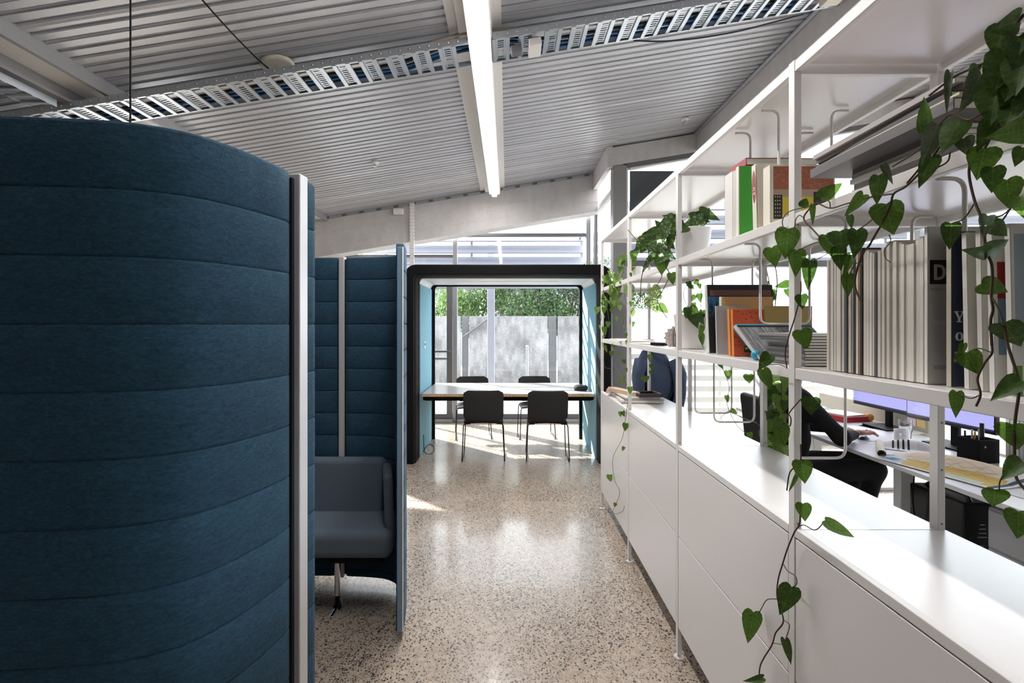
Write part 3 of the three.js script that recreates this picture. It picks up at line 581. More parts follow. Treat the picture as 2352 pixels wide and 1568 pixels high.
{ // second shelf, bay with the green book
  const y = S2;
  volume('book', 'thin pale blue book next to the thick white one', 'book', 0.20, 0.272, 0.014, '#5f7298', [0.845, y, -1.842], { hard: 1 });
  volume('book', 'thick white hardback standing behind the green book', 'book', 0.20, 0.264, 0.062, '#dfdcd6', [0.838, y, -1.776], { hard: 1 });
  volume('book', 'slim grey white paperback touching the green book', 'book', 0.19, 0.256, 0.026, '#c9c5bd', [0.832, y, -1.735], { hard: 1 });
  const gb = volume('book', 'large bright green book standing on the upper shelf', 'book', 0.205, 0.262, 0.018, '#48a83c', [0.830, y, -1.713], { hard: 1, spine: cover('#e4e2d4') });
  const rc = volume('book', 'cream paperback with a dark red spot leaning by the green book', 'book', 0.165, 0.236, 0.026, '#ddd5c4', [0.838, y, -1.598], { tilt: -0.05 });
  spinePrint(rc, 0.026, 0.236, printTex(64, 512, '#ddd5c4', (c, w, h) => { c.fillStyle = '#8e2420'; c.beginPath(); c.ellipse(w / 2, h * 0.32, 30, 120, 0, 0, 7); c.fill(); c.fillStyle = '#e8d6c0'; c.font = 'bold 40px sans-serif'; c.save(); c.translate(w / 2 + 12, h * 0.44); c.rotate(-Math.PI / 2); c.fillText('3 U', 0, 0); c.restore(); }));
  const yc = volume('magazine_file', 'cream box file with a yellow and brown picture front', 'box file', 0.205, 0.205, 0.04, '#e2dccb', [0.842, y, -1.530], { hard: 1 });
  frontPrint(yc, 0.205, 0.205, printTex(256, 256, '#d9d2bf', (c, w, h) => {
    c.fillStyle = '#9a5a44'; c.fillRect(10, 6, 240, 92); c.fillStyle = '#b07a5e'; const r = rng(3); for (let i = 0; i < 160; i++) c.fillRect(12 + r() * 234, 8 + r() * 84, 5, 3);
    c.fillStyle = '#a58f7c'; c.fillRect(10, 98, 200, 40); c.fillStyle = '#c9b53a'; c.fillRect(10, 128, 236, 72); c.fillStyle = '#2c2a22'; c.fillRect(10, 120, 36, 96); for (let i = 0; i < 18; i++) { c.fillStyle = '#d8d4a8'; c.fillRect(16 + (i % 3) * 9, 126 + Math.floor(i / 3) * 15, 4, 4); }
    c.fillStyle = '#2c2a22'; c.fillRect(170, 108, 60, 66); c.fillStyle = '#d9e0a8'; c.fillRect(10, 218, 236, 34); c.strokeStyle = '#2b2b1e'; c.lineWidth = 7; c.beginPath(); c.moveTo(20, 250); c.quadraticCurveTo(60, 240, 80, 222); c.stroke();
  }));
  flat('book', 'red hardback lying across the tops of the standing books', 'book', 0.26, 0.13, 0.026, '#9c2030', [0.995, y + 0.2725, -1.80], 0.01);
}
{ // stacks under the trailing plant
  const y = S2, g = 'magazines stacked flat on the upper shelf', tones = ['#d8d4ce', '#bdb8b2', '#8d8a88', '#e2dfd9', '#a39e99', '#5b5858', '#cfcac4', '#77726f'];
  const lab = ['pale magazine at the bottom of the lower stack under the trailing plant', 'grey magazine second from the bottom of the lower stack', 'dark grey magazine third up in the lower stack', 'white magazine fourth up in the lower stack', 'warm grey magazine fifth up in the lower stack', 'charcoal magazine topping the lower stack'];
  let h = y; const r = rng(17);
  for (let i = 0; i < 6; i++) { const th = 0.0115 + r() * 0.002; flat('magazine', lab[i], 'magazine', 0.215, 0.285, th, tones[i], [0.955 + (r() - 0.5) * 0.014, h, -1.035 + (r() - 0.5) * 0.014], (r() - 0.5) * 0.05, g); h += th; }
  const up = ['grey large format book overhanging the shelf edge, at the base of the upper stack', 'thin cream large format booklet second in the overhanging stack', 'charcoal large format magazine third in the overhanging stack', 'mauve grey magazine fourth in the overhanging stack', 'pale large magazine on top of the overhanging stack'], ut = ['#6a6667', '#d9cfae', '#3d3a3c', '#8a7f82', '#b8b2b0'];
  for (let i = 0; i < 5; i++) { const th = [0.022, 0.005, 0.010, 0.010, 0.012][i]; flat('magazine', up[i], 'magazine', 0.29, 0.40, th, ut[i], [0.940 + (r() - 0.5) * 0.02, h, -1.028 + (r() - 0.5) * 0.03], -0.03 + (r() - 0.5) * 0.07, g); h += th; }
  flat('book', 'small pink book on top of the overhanging stack', 'book', 0.12, 0.075, 0.022, '#cf4d8f', [0.925, h, -1.175], 0.12);
}
{ // third shelf: row of white magazines standing
  const y = S3, r = rng(23); let d = 1.276, i = 0;
  const dark = { 8: '#4a494c', 11: '#1f1d1d', 13: '#8f6b4c', 14: '#222020', 19: '#575558' };
  const whites = ['#e4ded4', '#dcd6cb', '#e9e4da', '#d5cfc5', '#e0dad0'];
  while (d > 0.99) {
    const th = 0.0078 + r() * 0.0022; d -= th;
    const c = dark[i] ?? whites[Math.floor(r() * 5)], w = 0.215, h = 0.288 + 0.010 * Math.sin(i * 0.6) + (1.28 - d) * 0.03 + r() * 0.003;
    const m = volume('standing_magazine', i === 11 ? 'black spined magazine in the row of white magazines' : i === 13 ? 'brown spined magazine in the row of white magazines' : i === 8 ? 'slate spined magazine in the row of white magazines' : i === 14 ? 'second black spined magazine, next to the brown one' : i === 19 ? 'grey spined magazine in the row of white magazines' : 'white spined magazine standing in the long row on the shelf', 'magazine', w, h, th - 0.0004, c, [0.853 + (r() - 0.5) * 0.006 - (dark[i] ? 0.005 : 0), y, -d], { group: 'standing magazines in the row' });
    i++;
  }
  const sp = (h, list) => printTex(64, 512, '#e9e5de', (c, w, H) => list(c, w, H));
  const dm = volume('newsprint_magazine', 'tall newsprint magazine with a white D in a black square', 'magazine', 0.23, 0.318, 0.007, '#dcd8d0', [0.850, y, -0.968], { spine: cover('#f0ede6') });
  frontPrint(dm, 0.23, 0.318, printTex(512, 704, '#c9c4bc', (c, w, h) => {
    const q = rng(9); for (let k = 0; k < 60; k++) { const x = q() * w, yy = q() * h; c.fillStyle = ['#b3aea7', '#a8a39d', '#d6d1ca'][k % 3]; c.fillRect(Math.round(x / 26) * 26, Math.round(yy / 20) * 20, 26 + 26 * (k % 2), 20); }
    c.fillStyle = '#161514'; c.fillRect(8, 150, 88, 108); c.fillStyle = '#c9c4bc'; c.font = 'bold 96px sans-serif'; c.fillText('D', 18, 239); c.fillStyle = '#a8726c'; c.font = '20px serif'; c.fillText('magazine', 10, 286);
  }));
  const inv = volume('standing_magazine', 'grey magazine between the white row and the newsprint magazine', 'magazine', 0.215, 0.30, 0.010, '#8e8b8d', [0.856, y, -0.980], { group: 'standing magazines in the row' });
  const nv = volume('standing_magazine', 'navy blue magazine with white letters down its front', 'magazine', 0.22, 0.30, 0.010, '#23283c', [0.858, y, -0.925], { group: 'standing magazines in the row', spine: cover('#c9c2ac') });
  frontPrint(nv, 0.22, 0.30, printTex(256, 352, '#272c42', (c) => { c.fillStyle = '#e8e6e0'; c.font = 'bold 34px serif'; c.fillText('Y', 5, 206); c.fillText('o', 7, 248); c.font = '11px sans-serif'; c.fillText('the', 6, 280); c.fillText('issue', 4, 296); }));
  const rest = [
    ['white magazine with a brown wooden wall on its front', 0.892, '#e6e2da', (c, w, h) => { c.fillStyle = '#6d4d3a'; c.fillRect(20, 70, w - 20, h - 110); c.fillStyle = '#5a3e2f'; for (let k = 0; k < 16; k++) c.fillRect(20, 74 + k * 16, w, 3); c.fillStyle = '#8a5a44'; c.beginPath(); c.arc(54, 30, 26, 0, 7); c.fill(); }],
    ['white magazine with a plain grey front next to the brown one', 0.866, '#e2ded6', (c, w, h) => { c.fillStyle = '#bdb9b2'; c.fillRect(14, 20, w, h - 40); c.fillStyle = '#3a3438'; c.fillRect(14, h - 120, w, 90); }],
    ['white magazine with a red title block on its front', 0.842, '#eceae4', (c, w, h) => { c.fillStyle = '#a3251d'; c.fillRect(8, 74, w, 78); c.fillStyle = '#e7d9d0'; c.font = 'bold 26px sans-serif'; c.fillText('ION', 60, 110); c.fillText('TOU', 60, 142); c.fillStyle = '#7b95ab'; c.fillRect(8, 152, w, 120); }],
    ['white magazine with a green foot, in front of the red one', 0.815, '#e8e4dc', (c, w, h) => { c.fillStyle = '#aeb9c0'; c.fillRect(6, 20, w, 190); c.fillStyle = '#e6e2da'; c.fillRect(6, 210, w, 90); c.fillStyle = '#69963f'; c.fillRect(0, h - 60, 18, 60); c.fillStyle = '#8a8784'; for (let k = 0; k < 6; k++) c.fillRect(40, 226 + k * 12, 130, 3); }],
    ['blue grey magazine with a dark diamond on its front', 0.776, '#dedfe2', (c, w, h) => { c.fillStyle = '#596a7c'; c.fillRect(10, 10, w, h - 20); c.fillStyle = '#2b3038'; c.save(); c.translate(50, 110); c.rotate(0.78); c.fillRect(-24, -24, 48, 48); c.restore(); c.fillStyle = '#cfcac2'; c.fillRect(10, 150, w, 80); }],
  ];
  for (const [label, dd, col, draw] of rest) { const m = volume('standing_magazine', label, 'magazine', 0.22, 0.292 + r() * 0.012, 0.009, col, [0.858 + r() * 0.006, y, -dd], { group: 'standing magazines in the row', tilt: -0.02 }); frontPrint(m, 0.22, 0.292, printTex(256, 352, col, draw)); }
}
{ // third shelf, bay with pot, dark book and piles
  const y = S3;
  const bb = volume('book', 'large dark blue book with tree silhouettes leaning on the shelf', 'book', 0.28, 0.292, 0.022, '#1b1a20', [0.858, y, -2.03], { hard: 1, tilt: -0.09, spine: cover('#ddd8d2') });
  frontPrint(bb, 0.28, 0.292, printTex(512, 512, '#1c1b22', (c, w, h) => {
    c.fillStyle = '#7a4b47'; c.fillRect(20, 40, 480, 44); c.fillStyle = '#2f6f96'; c.fillRect(0, 92, w, 150); c.fillStyle = '#1f89a8'; c.fillRect(380, 92, 132, 150);
    c.strokeStyle = '#11131a'; const q = rng(4); for (let i = 0; i < 130; i++) { c.lineWidth = 1 + q() * 4; const x = q() * 360, yy = 250 - q() * 60; c.beginPath(); c.moveTo(x, yy + 40); c.lineTo(x + (q() - 0.5) * 60, yy - q() * 100); c.stroke(); }
    c.fillStyle = '#14141a'; c.fillRect(0, 240, w, h); c.fillStyle = '#c9c6c2'; c.beginPath(); c.moveTo(100, 330); c.lineTo(150, 280); c.lineTo(170, 340); c.fill();
  }));
  volume('book', 'cream and orange book standing behind the grey book', 'book', 0.21, 0.235, 0.02, '#d3a46a', [0.89, y, -1.985], { hard: 1, spine: cover('#e6dccb') });
  const gr = volume('book', 'pale grey book with a spine label leaning on the shelf', 'book', 0.13, 0.196, 0.012, '#a9adb2', [0.852, y, -1.935], { hard: 1, tilt: -0.06 });
  frontPrint(gr, 0.13, 0.196, printTex(256, 384, '#aab0b6', (c, w) => { c.fillStyle = '#8d9399'; for (let k = 0; k < 26; k++) c.fillRect(50, 40 + k * 9, 150, 3); c.fillStyle = '#ded6c2'; c.fillRect(84, 326, 74, 26); c.fillStyle = '#3a3a38'; c.font = 'bold 17px sans-serif'; c.fillText('£19.95', 90, 346); }));
  volume('book', 'orange paperback standing beside the grey book', 'book', 0.12, 0.182, 0.018, '#d9862f', [0.86, y, -1.842], { tilt: -0.07 });
  const o2 = volume('book', 'second orange paperback with a red front, next to the first', 'book', 0.12, 0.178, 0.018, '#d27a34', [0.862, y, -1.817], { tilt: -0.07 });
  frontPrint(o2, 0.12, 0.178, printTex(128, 192, '#c8552c', (c) => { c.fillStyle = '#8c2d1a'; const q = rng(8); for (let k = 0; k < 40; k++) c.fillRect(q() * 128, q() * 150, 8, 4); c.fillStyle = '#232c20'; c.fillRect(40, 150, 34, 26); c.fillStyle = '#e0b030'; c.fillRect(44, 156, 12, 8); }));
  volume('book', 'tan yellow hardback standing behind the leaning magazines', 'book', 0.19, 0.192, 0.03, '#b79a55', [0.990, y, -1.852], { hard: 1, spine: cover('#e2d9bf') });
  single('paperweight', new THREE.IcosahedronGeometry(0.017, 1).scale(1, 1.05, 0.9).translate(0, 0.017, 0), std({ color: hex('#2f9bbd'), roughness: 0.4, flatShading: true }), 'small turquoise paperweight beside the orange books', 'paperweight', [0.842, y, -1.62]);
  // horizontal dark pile
  const r = rng(41); let h = y; const names = ['lowest', 'second', 'third', 'fourth', 'fifth', 'sixth', 'seventh', 'eighth', 'ninth', 'tenth', 'topmost'];
  names.forEach((n, i) => { const th = 0.0085; flat('magazine', n + ' grey magazine in the flat dark pile on the shelf', 'magazine', 0.275 - (i > 7 ? 0 : i * 0.006), 0.20, th, ['#6b6866', '#7a7673', '#59565a', '#84807c', '#4c4a4d', '#716d6b', '#2c2b2e'][i % 7], [0.99 + (r() - 0.5) * 0.012 - i * 0.002, h, -1.478 + (r() - 0.5) * 0.01], (r() - 0.5) * 0.05, 'flat pile of dark magazines'); h += th; });
  // magazines slumped against the pile
  const fan = ['grey picture magazine slumped lowest against the flat pile', 'pink and grey magazine slumped second against the pile', 'white magazine slumped third against the pile', 'pale magazine slumped fourth against the pile', 'black magazine with a turquoise edge slumped on top'];
  fan.forEach((label, i) => {
    const m = volume('magazine', label, 'magazine', 0.27, 0.205, 0.006, ['#8c8b8e', '#c9b6b8', '#d8d6d4', '#bfbdc0', '#3aa3bd'][i], [0.838 + i * 0.004, y + 0.007, -1.585 - i * 0.012], { tilt: -0.98 - i * 0.012, group: 'slumped magazines', spine: cover(['#b9b6b8', '#d9c3c2', '#cfcfd2', '#c3c1c4', '#2f9bb5'][i]) });
    if (i === 0) frontPrint(m, 0.27, 0.205, printTex(512, 408, '#77777a', (c, w, hh) => { const q = rng(12); for (let k = 0; k < 340; k++) { c.strokeStyle = ['#5c5c60', '#9a9a9e', '#b9b9bd', '#49494d'][k % 4]; c.lineWidth = 1 + q() * 3; const x = q() * w; c.beginPath(); c.moveTo(x, q() * hh); c.lineTo(x + 6, q() * hh); c.stroke(); } c.fillStyle = '#15161a'; c.fillRect(0, 0, w, 40); c.fillStyle = '#2f9bb5'; c.fillRect(0, 0, w, 14); }));
  });
}
{ // far end of the shelving: papers, paper star, things on the cabinet
  for (const [label, x, d, t, col] of [['loose white sheet on the third shelf nearest the paper star', 0.95, 2.95, 0.2, '#e7e3dc'], ['loose cream sheet on the third shelf by the vines', 0.92, 3.45, -0.15, '#d8d2c6'], ['loose pale booklet on the third shelf at the far end', 0.97, 3.75, 0.1, '#e2ddd4']]) flat('paper_sheet', label, 'paper', 0.24, 0.32, 0.006, col, [x, S3, -d], t);
  single('stapler', rbox(0.035, 0.018, 0.10, 0.006, 0, 0.009, 0), M.black, 'small black stapler lying on the third shelf by the paper sheets', 'stapler', [0.86, S3, -2.72], [0, 0.5, 0]);
  const star = thing('paper_ornament', 'spiky pleated white paper ornament on the third shelf', 'ornament', [0.885, S3, -2.52]);
  const fin = (() => { const s = new THREE.Shape(); s.moveTo(0, 0); for (let k = 0; k <= 12; k++) { const a = -1.2 + k / 12 * 2.75, ro = k % 2 ? 0.062 : 0.05; s.lineTo(Math.cos(a) * ro, 0.052 + Math.sin(a) * ro); } s.closePath(); return extrude(s, 0.0022); })();
  for (let k = 0; k < 16; k++) part('pleat', fin, std({ color: hex('#d9cfc9'), roughness: 0.9, side: THREE.DoubleSide }), star, [0, 0, 0], [0, k / 16 * Math.PI * 2, 0]);
  const r = rng(77); let h = CT + 0.0005;
  const st = [['wide pale folder at the base of the pile on the far cabinet', 0.30, 0.34, 0.016, '#d7d2cb'], ['dark grey folder second in the pile on the far cabinet', 0.28, 0.32, 0.010, '#55534f'], ['white booklet third in the pile on the far cabinet', 0.25, 0.30, 0.012, '#e3ded6']];
  for (const [label, w, d, th, c] of st) { flat('folder', label, 'folder', w, d, th, c, [0.98 + (r() - 0.5) * 0.03, h, -3.58], (r() - 0.5) * 0.2); h += th; }
  flat('timber_block', 'pale timber sample board on the pile beside the dark frame', 'timber sample', 0.07, 0.30, 0.028, '#c9ad8b', [0.885, h, -3.62], 0.35);
  flat('timber_block', 'reddish timber sample board leaning over the pile edge', 'timber sample', 0.06, 0.22, 0.022, '#a97b5c', [0.835, CT - 0.004 + 0.03, -3.84], -0.3);
  const fr = thing('picture_frame', 'small dark timber tray frame on the pile of folders', 'frame', [1.02, h, -3.50], 0.1), fm = std({ color: hex('#4a3a32'), roughness: 0.6 });
  for (const [w, d, x, z] of [[0.17, 0.016, 0, 0.077], [0.17, 0.016, 0, -0.077], [0.016, 0.17, 0.077, 0], [0.016, 0.17, -0.077, 0]]) part('frame_side', rbox(w, 0.026, d, 0.002, x, 0.013, z), fm, fr); part('base', rbox(0.16, 0.004, 0.16, 0.001, 0, 0.003, 0), cover('#7a6a5c'), fr);
}
// ---------- outside ----------
{
  const paving = dataTex(512, 512, (u, v) => { const k = (nC(u * 20, v * 20, 20) - 0.5) * 26 + (nC(u * 120, v * 120, 120) - 0.5) * 20; return [cl(178 + k), cl(175 + k), cl(170 + k)]; }, true, [0.3, 0.3]);
  const yard = struct('ground', uvBox(box2(-30, 34, -0.35, -0.06, -8.0, -60)), std({ map: paving, roughness: 0.9 }));
  struct('ground', uvBox(box2(9.3, 34, -0.35, -0.06, 12, -8.0)), std({ map: paving, roughness: 0.9 }));
  // sunshade louvres
  const blade = (L) => { const g = rbox(L, 0.022, 0.24, 0.008); g.rotateX(0.75); return g; };
  const bm = std({ color: hex('#8f8f9b'), roughness: 0.5, metalness: 0.1, side: THREE.DoubleSide });
  function louvre(label, x0, x1, y0, n, d) {
    const t = thing('louvre_screen', label, 'louvres', [(x0 + x1) / 2, y0, -d]), g = blade(x1 - x0);
    for (let k = 0; k < n; k++) part('louvre_blade', g, bm, t, [0, k * 0.205, 0]);
    for (const x of [x0, (x0 + x1) / 2, x1]) { const low = x === (x0 + x1) / 2 ? -0.1 : -y0 - 0.06, top = n * 0.205 - 0.1; part('louvre_post', rbox(0.04, top - low, 0.05, 0.004, x - (x0 + x1) / 2, (top + low) / 2, -0.13), M.frame, t); }
    for (const x of [x0 + 0.05, x1 - 0.05]) part('louvre_bracket', box(0.03, 0.03, 0.4, x - (x0 + x1) / 2, (n - 1) * 0.205, 0.2), M.frame, t);
  }
  louvre('pale metal sunshade louvres outside above the booth', -2.6, 1.33, 2.26, 5, 8.45);
  louvre('pale metal sunshade louvres outside the office windows', 1.75, 9.4, 2.45, 5, 6.95);
  // column, fence
  const col = thing('steel_column', 'white steel column outside behind the booth window', 'column', [-0.31, -0.06, -9.2]);
  part('shaft', rbox(0.14, 3.2, 0.14, 0.01, 0, 1.6, 0), std({ color: hex('#a9a9b6'), roughness: 0.5 }), col); part('base_plate', rbox(0.28, 0.02, 0.28, 0.004, 0, 0.01, 0), M.frame, col);
  const fp = std({ map: plasterMap(146, 144, 145, 44), roughness: 0.8 });
  const fence = thing('fence', 'grey panel fence in front of the trees', 'fence', [0, -0.06, -11]);
  const px = (p) => (p - VPX) * 11 / FOCAL;
  const panels = [[700, 884], [896, 1058], [1078, 1258], [1281, 1440]];
  panels.forEach(([a, b], i) => { part('fence_panel', uvBox(rbox2(px(a), px(b), 0.05, 1.80, 0.03, -0.03, 0.006)), fp, fence); if (i) part('fence_post', rbox2(px(panels[i - 1][1]) + 0.03, px(a) - 0.03, 0, 1.80, -0.02, -0.14, 0.006), M.frameDark, fence); });
  part('fence_brace', cyl(0.02, 0.02, 1.0, 8).rotateZ(-0.95).translate(px(1105), 1.62, 0.08), M.frameDark, fence);
  const bo = thing('bollard', 'slim grey bollard in front of the fence', 'bollard', [(1211 - VPX) * 10 / FOCAL, -0.06, -10]);
  part('post', cyl(0.03, 0.03, 1.15, 16, 0, 0.575, 0), M.frame, bo); part('cap', new THREE.SphereGeometry(0.03, 16, 8).translate(0, 1.15, 0), M.frame, bo);
  // white railing outside the office windows
  const rl = thing('railing', 'white slatted railing outside the office windows', 'railing', [5.6, -0.06, -7.6]);
  for (let k = 0; k < 6; k++) part('rail_slat', rbox(7.6, 0.09, 0.025, 0.006, 0, 0.25 + k * 0.17, 0), M.white, rl);
  for (let k = 0; k < 6; k++) part('rail_post', rbox(0.05, 1.2, 0.05, 0.006, -3.7 + k * 1.48, 0.6, -0.04), M.white, rl);
  // houses beyond
  const hw = std({ map: plasterMap(150, 148, 152, 14), roughness: 0.9 }), hr = std({ color: hex('#6d6a70'), roughness: 0.8 });
  function house(x, d, w, h, label) {
    const t = thing('house', label, 'house', [x, -0.06, -d]);
    part('walls', uvBox(box(w, h, 5, 0, h / 2, 0)), hw, t);
    const s = new THREE.Shape(); s.moveTo(-w / 2 - 0.3, 0); s.lineTo(w / 2 + 0.3, 0); s.lineTo(0, 1.3); s.closePath();
    part('roof', extrude(s, 5.6, 0).translate(0, h, -2.8), hr, t);
    for (const k of [-0.28, 0.22]) { const wd = part('window_frame', rbox(0.9, 1.0, 0.06, 0.01, k * w, h * 0.55, 2.52), M.white, t); part('window_pane', box(0.76, 0.86, 0.02, k * w, h * 0.55, 2.55), M.blackGloss, wd); }
  }
  house(-4.6, 21, 6.5, 3.0, 'grey gabled house beyond the fence to the left of the trees');
  house(2.2, 24, 6.0, 2.9, 'grey gabled house beyond the fence behind the trees');
  // trees: leaf sprays on a branching trunk
  const leafG = (() => { const g = new THREE.BufferGeometry(); g.setAttribute('position', new THREE.Float32BufferAttribute([0, 0, 0, 0.035, 0.045, 0.012, 0, 0.115, 0, -0.035, 0.045, 0.012], 3)); g.setAttribute('uv', new THREE.Float32BufferAttribute([0.5, 0, 1, 0.4, 0.5, 1, 0, 0.4], 2)); g.setIndex([0, 1, 2, 0, 2, 3]); g.computeVertexNormals(); return g; })();
  const greens = ['#48692b', '#3a5a28', '#66853c', '#2f4c24'].map((c) => phy({ color: hex(c), roughness: 0.7, transmission: 0.35, thickness: 0, side: THREE.DoubleSide }));
  const bark = std({ color: hex('#5b4f46'), roughness: 0.95 });
  function tree(name, label, x, d, h, rx, ry, tone, seed, n0 = 2600) {
    const r = rng(seed), t = thing(name, label, 'tree', [x, -0.06, -d], 0, 'trees beyond the fence'), m = V(), n = Math.round(n0 * 2.4);
    const br = [sweepTube([V(0, 0, 0), V(0.03, h * 0.3, 0.02), V(-0.02, h * 0.62, 0), V(0.02, h * 0.9, 0)], (u) => 0.08 * (1 - u) + 0.02, 8)];
    const ends = []; for (let k = 0; k < 9; k++) { const a = k * 2.4 + r(), e = V(Math.cos(a) * rx * (0.4 + 0.5 * r()), h - ry * (0.9 - 1.5 * r()), Math.sin(a) * rx * (0.3 + 0.5 * r())); ends.push(e); br.push(sweepTube([V(0, h * 0.45, 0), e.clone().multiplyScalar(0.6).add(V(0, h * 0.16, 0)), e], (u) => 0.03 * (1 - u) + 0.008, 5)); }
    part('trunk', merge(br), bark, t);
    const inst = new THREE.InstancedMesh(leafG, greens[tone], n), o = new THREE.Object3D(); inst.name = 'foliage'; inst.userData.kind = 'stuff'; inst.castShadow = inst.receiveShadow = true;
    for (let i = 0; i < n; i++) {
      const e = ends[Math.floor(r() * ends.length)], cr = 0.45 * rx * Math.cbrt(r()), a = r() * 6.28, b = Math.acos(2 * r() - 1);
      o.position.set(e.x + cr * Math.sin(b) * Math.cos(a), e.y + cr * 0.85 * Math.cos(b), e.z + cr * Math.sin(b) * Math.sin(a));
      o.rotation.set(r() * 6.28, r() * 6.28, r() * 6.28); const s = 0.45 + r() * 0.5; o.scale.set(s, s, s); o.updateMatrix(); inst.setMatrixAt(i, o.matrix);
      inst.setColorAt(i, new THREE.Color().setHSL(0.24 + (r() - 0.5) * 0.06, 0.1, 0.75 + r() * 0.25));
    }
    t.add(inst);
  }
  tree('leafy_tree', 'sunlit yellow green tree beyond the fence behind the booth', -0.95, 13.5, 2.5, 1.2, 0.9, 2, 201);
  tree('leafy_tree', 'dense mid green tree beyond the fence behind the white column', 0.3, 13, 2.5, 1.25, 0.95, 0, 202, 3200);
  tree('leafy_tree', 'dark green tree beyond the fence near the booth right side', 1.6, 13.4, 2.35, 1.2, 0.9, 3, 203, 3200);
  tree('leafy_tree', 'small pale green tree beyond the fence by the gabled house', -1.95, 14.2, 1.75, 0.55, 0.6, 1, 204, 900);
  tree('leafy_tree', 'tall green tree beyond the fence behind the bay window', 3.3, 15, 3.0, 1.3, 1.1, 1, 205);
}
// ---------- trailing plants ----------
const leafGeos = [0, 1, 2].map((v) => {
  const E = [[0, 0], [0.11, -0.06], [0.26, -0.085], [0.40, -0.005], [0.47, 0.14], [0.44, 0.32], [0.35, 0.53], [0.22, 0.73], [0.09, 0.9], [0, 1.02]], C = [0, 0.03, 0.08, 0.15, 0.24, 0.36, 0.53, 0.73, 0.9, 1.02];
  const pos = [], uv = [], idx = [], fold = [0.18, 0.34, -0.10][v], curl = [-0.16, -0.28, -0.08][v], wave = [0.02, 0.035, 0.03][v];
  const put = (x, y, s) => { pos.push(x, y, fold * Math.abs(x) + curl * y * y + wave * Math.sin(y * 9 + s * 2) * Math.abs(x) * 2); uv.push(0.5 + x, (y + 0.15) / 1.2); };
  for (let k = 0; k < E.length; k++) { put(-E[k][0], E[k][1], 0); put(-E[k][0] * 0.5, (E[k][1] + C[k]) / 2, 0); put(0, C[k], 0); put(E[k][0] * 0.5, (E[k][1] + C[k]) / 2, 1); put(E[k][0], E[k][1], 1); }
  for (let k = 0; k < E.length - 1; k++) for (let j = 0; j < 4; j++) { const a = k * 5 + j; idx.push(a, a + 1, a + 6, a, a + 6, a + 5); }
  const g = new THREE.BufferGeometry(); g.setAttribute('position', new THREE.Float32BufferAttribute(pos, 3)); g.setAttribute('uv', new THREE.Float32BufferAttribute(uv, 2)); g.setIndex(idx); g.computeVertexNormals(); return g;
});
const leafTex = (base, vein, patch, seed) => canvasTex(128, 160, (c, w, h) => {
  c.fillStyle = base; c.fillRect(0, 0, w, h); const q = rng(seed);
  for (let i = 0; i < 260; i++) { c.fillStyle = q() > 0.5 ? 'rgba(255,255,200,0.05)' : 'rgba(0,20,0,0.07)'; c.beginPath(); c.arc(q() * w, q() * h, 2 + q() * 7, 0, 7); c.fill(); }
  if (patch) for (let i = 0; i < 46; i++) { c.fillStyle = patch; c.beginPath(); const x = q() * w, y = q() * h; c.ellipse(x, y, 3 + q() * 12, 2 + q() * 5, (x > w / 2 ? -0.7 : 0.7), 0, 7); c.fill(); }
  c.strokeStyle = vein; c.lineWidth = 2.4; c.beginPath(); c.moveTo(w / 2, h); c.lineTo(w / 2, 0); c.stroke(); c.lineWidth = 0.9;
  for (let k = 0; k < 6; k++) for (const s of [-1, 1]) { const y = h * (0.86 - k * 0.12); c.beginPath(); c.moveTo(w / 2, y); c.quadraticCurveTo(w / 2 + s * 30, y - 8, w / 2 + s * 56, y - 30); c.stroke(); }
});
const leafM = (t) => phy({ map: t, roughness: 0.42, transmission: 0.32, thickness: 0, side: THREE.DoubleSide, specularIntensity: 0.6 });
const LM = { dark: leafM(leafTex('#425f24', '#647d3c', null, 1)), mid: leafM(leafTex('#5a7f2e', '#80a050', null, 2)), light: leafM(leafTex('#7a9c42', '#a5bb6a', null, 3)), var: leafM(leafTex('#48682f', '#90a878', 'rgba(206,216,178,0.5)', 4)), grey: leafM(leafTex('#5d6b50', '#87917a', null, 5)), pale: leafM(leafTex('#98ab6c', '#bccb98', 'rgba(222,226,190,0.35)', 6)) };
const stemM = std({ color: hex('#4a4a2c'), roughness: 0.7 }), stemBrown = std({ color: hex('#4f3b2b'), roughness: 0.8 });
const crop = (x0, y0, s) => (x, y) => [x0 + x / s, y0 + y / s];
const lr = rng(909);
function leaf(plant, bp, tp, d0, d1, wr, mat) { // from petiole pixel to tip pixel, at depths d0, d1
  const a = at(bp[0], bp[1], d0), b = at(tp[0], tp[1], d1), y = b.clone().sub(a), L = y.length(); y.normalize();
  const toCam = V(0, EYE, 0).sub(a).normalize(), z = toCam.addScaledVector(y, -toCam.dot(y)).normalize(); z.applyAxisAngle(y, (lr() - 0.5) * 0.7);
  const x = y.clone().cross(z).normalize(), m = part('leaf', leafGeos[Math.floor(lr() * 3)], mat, plant);
  m.matrix.makeBasis(x, y, z); m.quaternion.setFromRotationMatrix(m.matrix); m.scale.set(L * wr * 1.06, L / 1.02, L * 0.75); m.position.copy(a.sub(plant.position)); return m;
}
function stem(plant, pts, ds, r, mat = stemM) {
  const P = pts.map(([x, y], i) => at(x, y, typeof ds === 'function' ? ds(x, y) : ds).sub(plant.position)), c = new THREE.CatmullRomCurve3(P, false, 'centripetal');
  return part('stem', sweepTube(c.getPoints(pts.length * 5), r * 0.8, 5), mat, plant);
}
const front = (X) => (x) => X * FOCAL / (x - VPX);
function leaves(plant, cr, list, ds, mats) {
  for (const [bx, by, tx, ty, w, mi] of list) { const b = cr(bx, by), t = cr(tx, ty), dd = ds(...b); leaf(plant, b, t, dd, dd - (lr() - 0.3) * 0.02, w, mats[mi ?? Math.floor(lr() * mats.length)]); }
}
const soil = std({ color: hex('#3a2d24'), roughness: 1 });
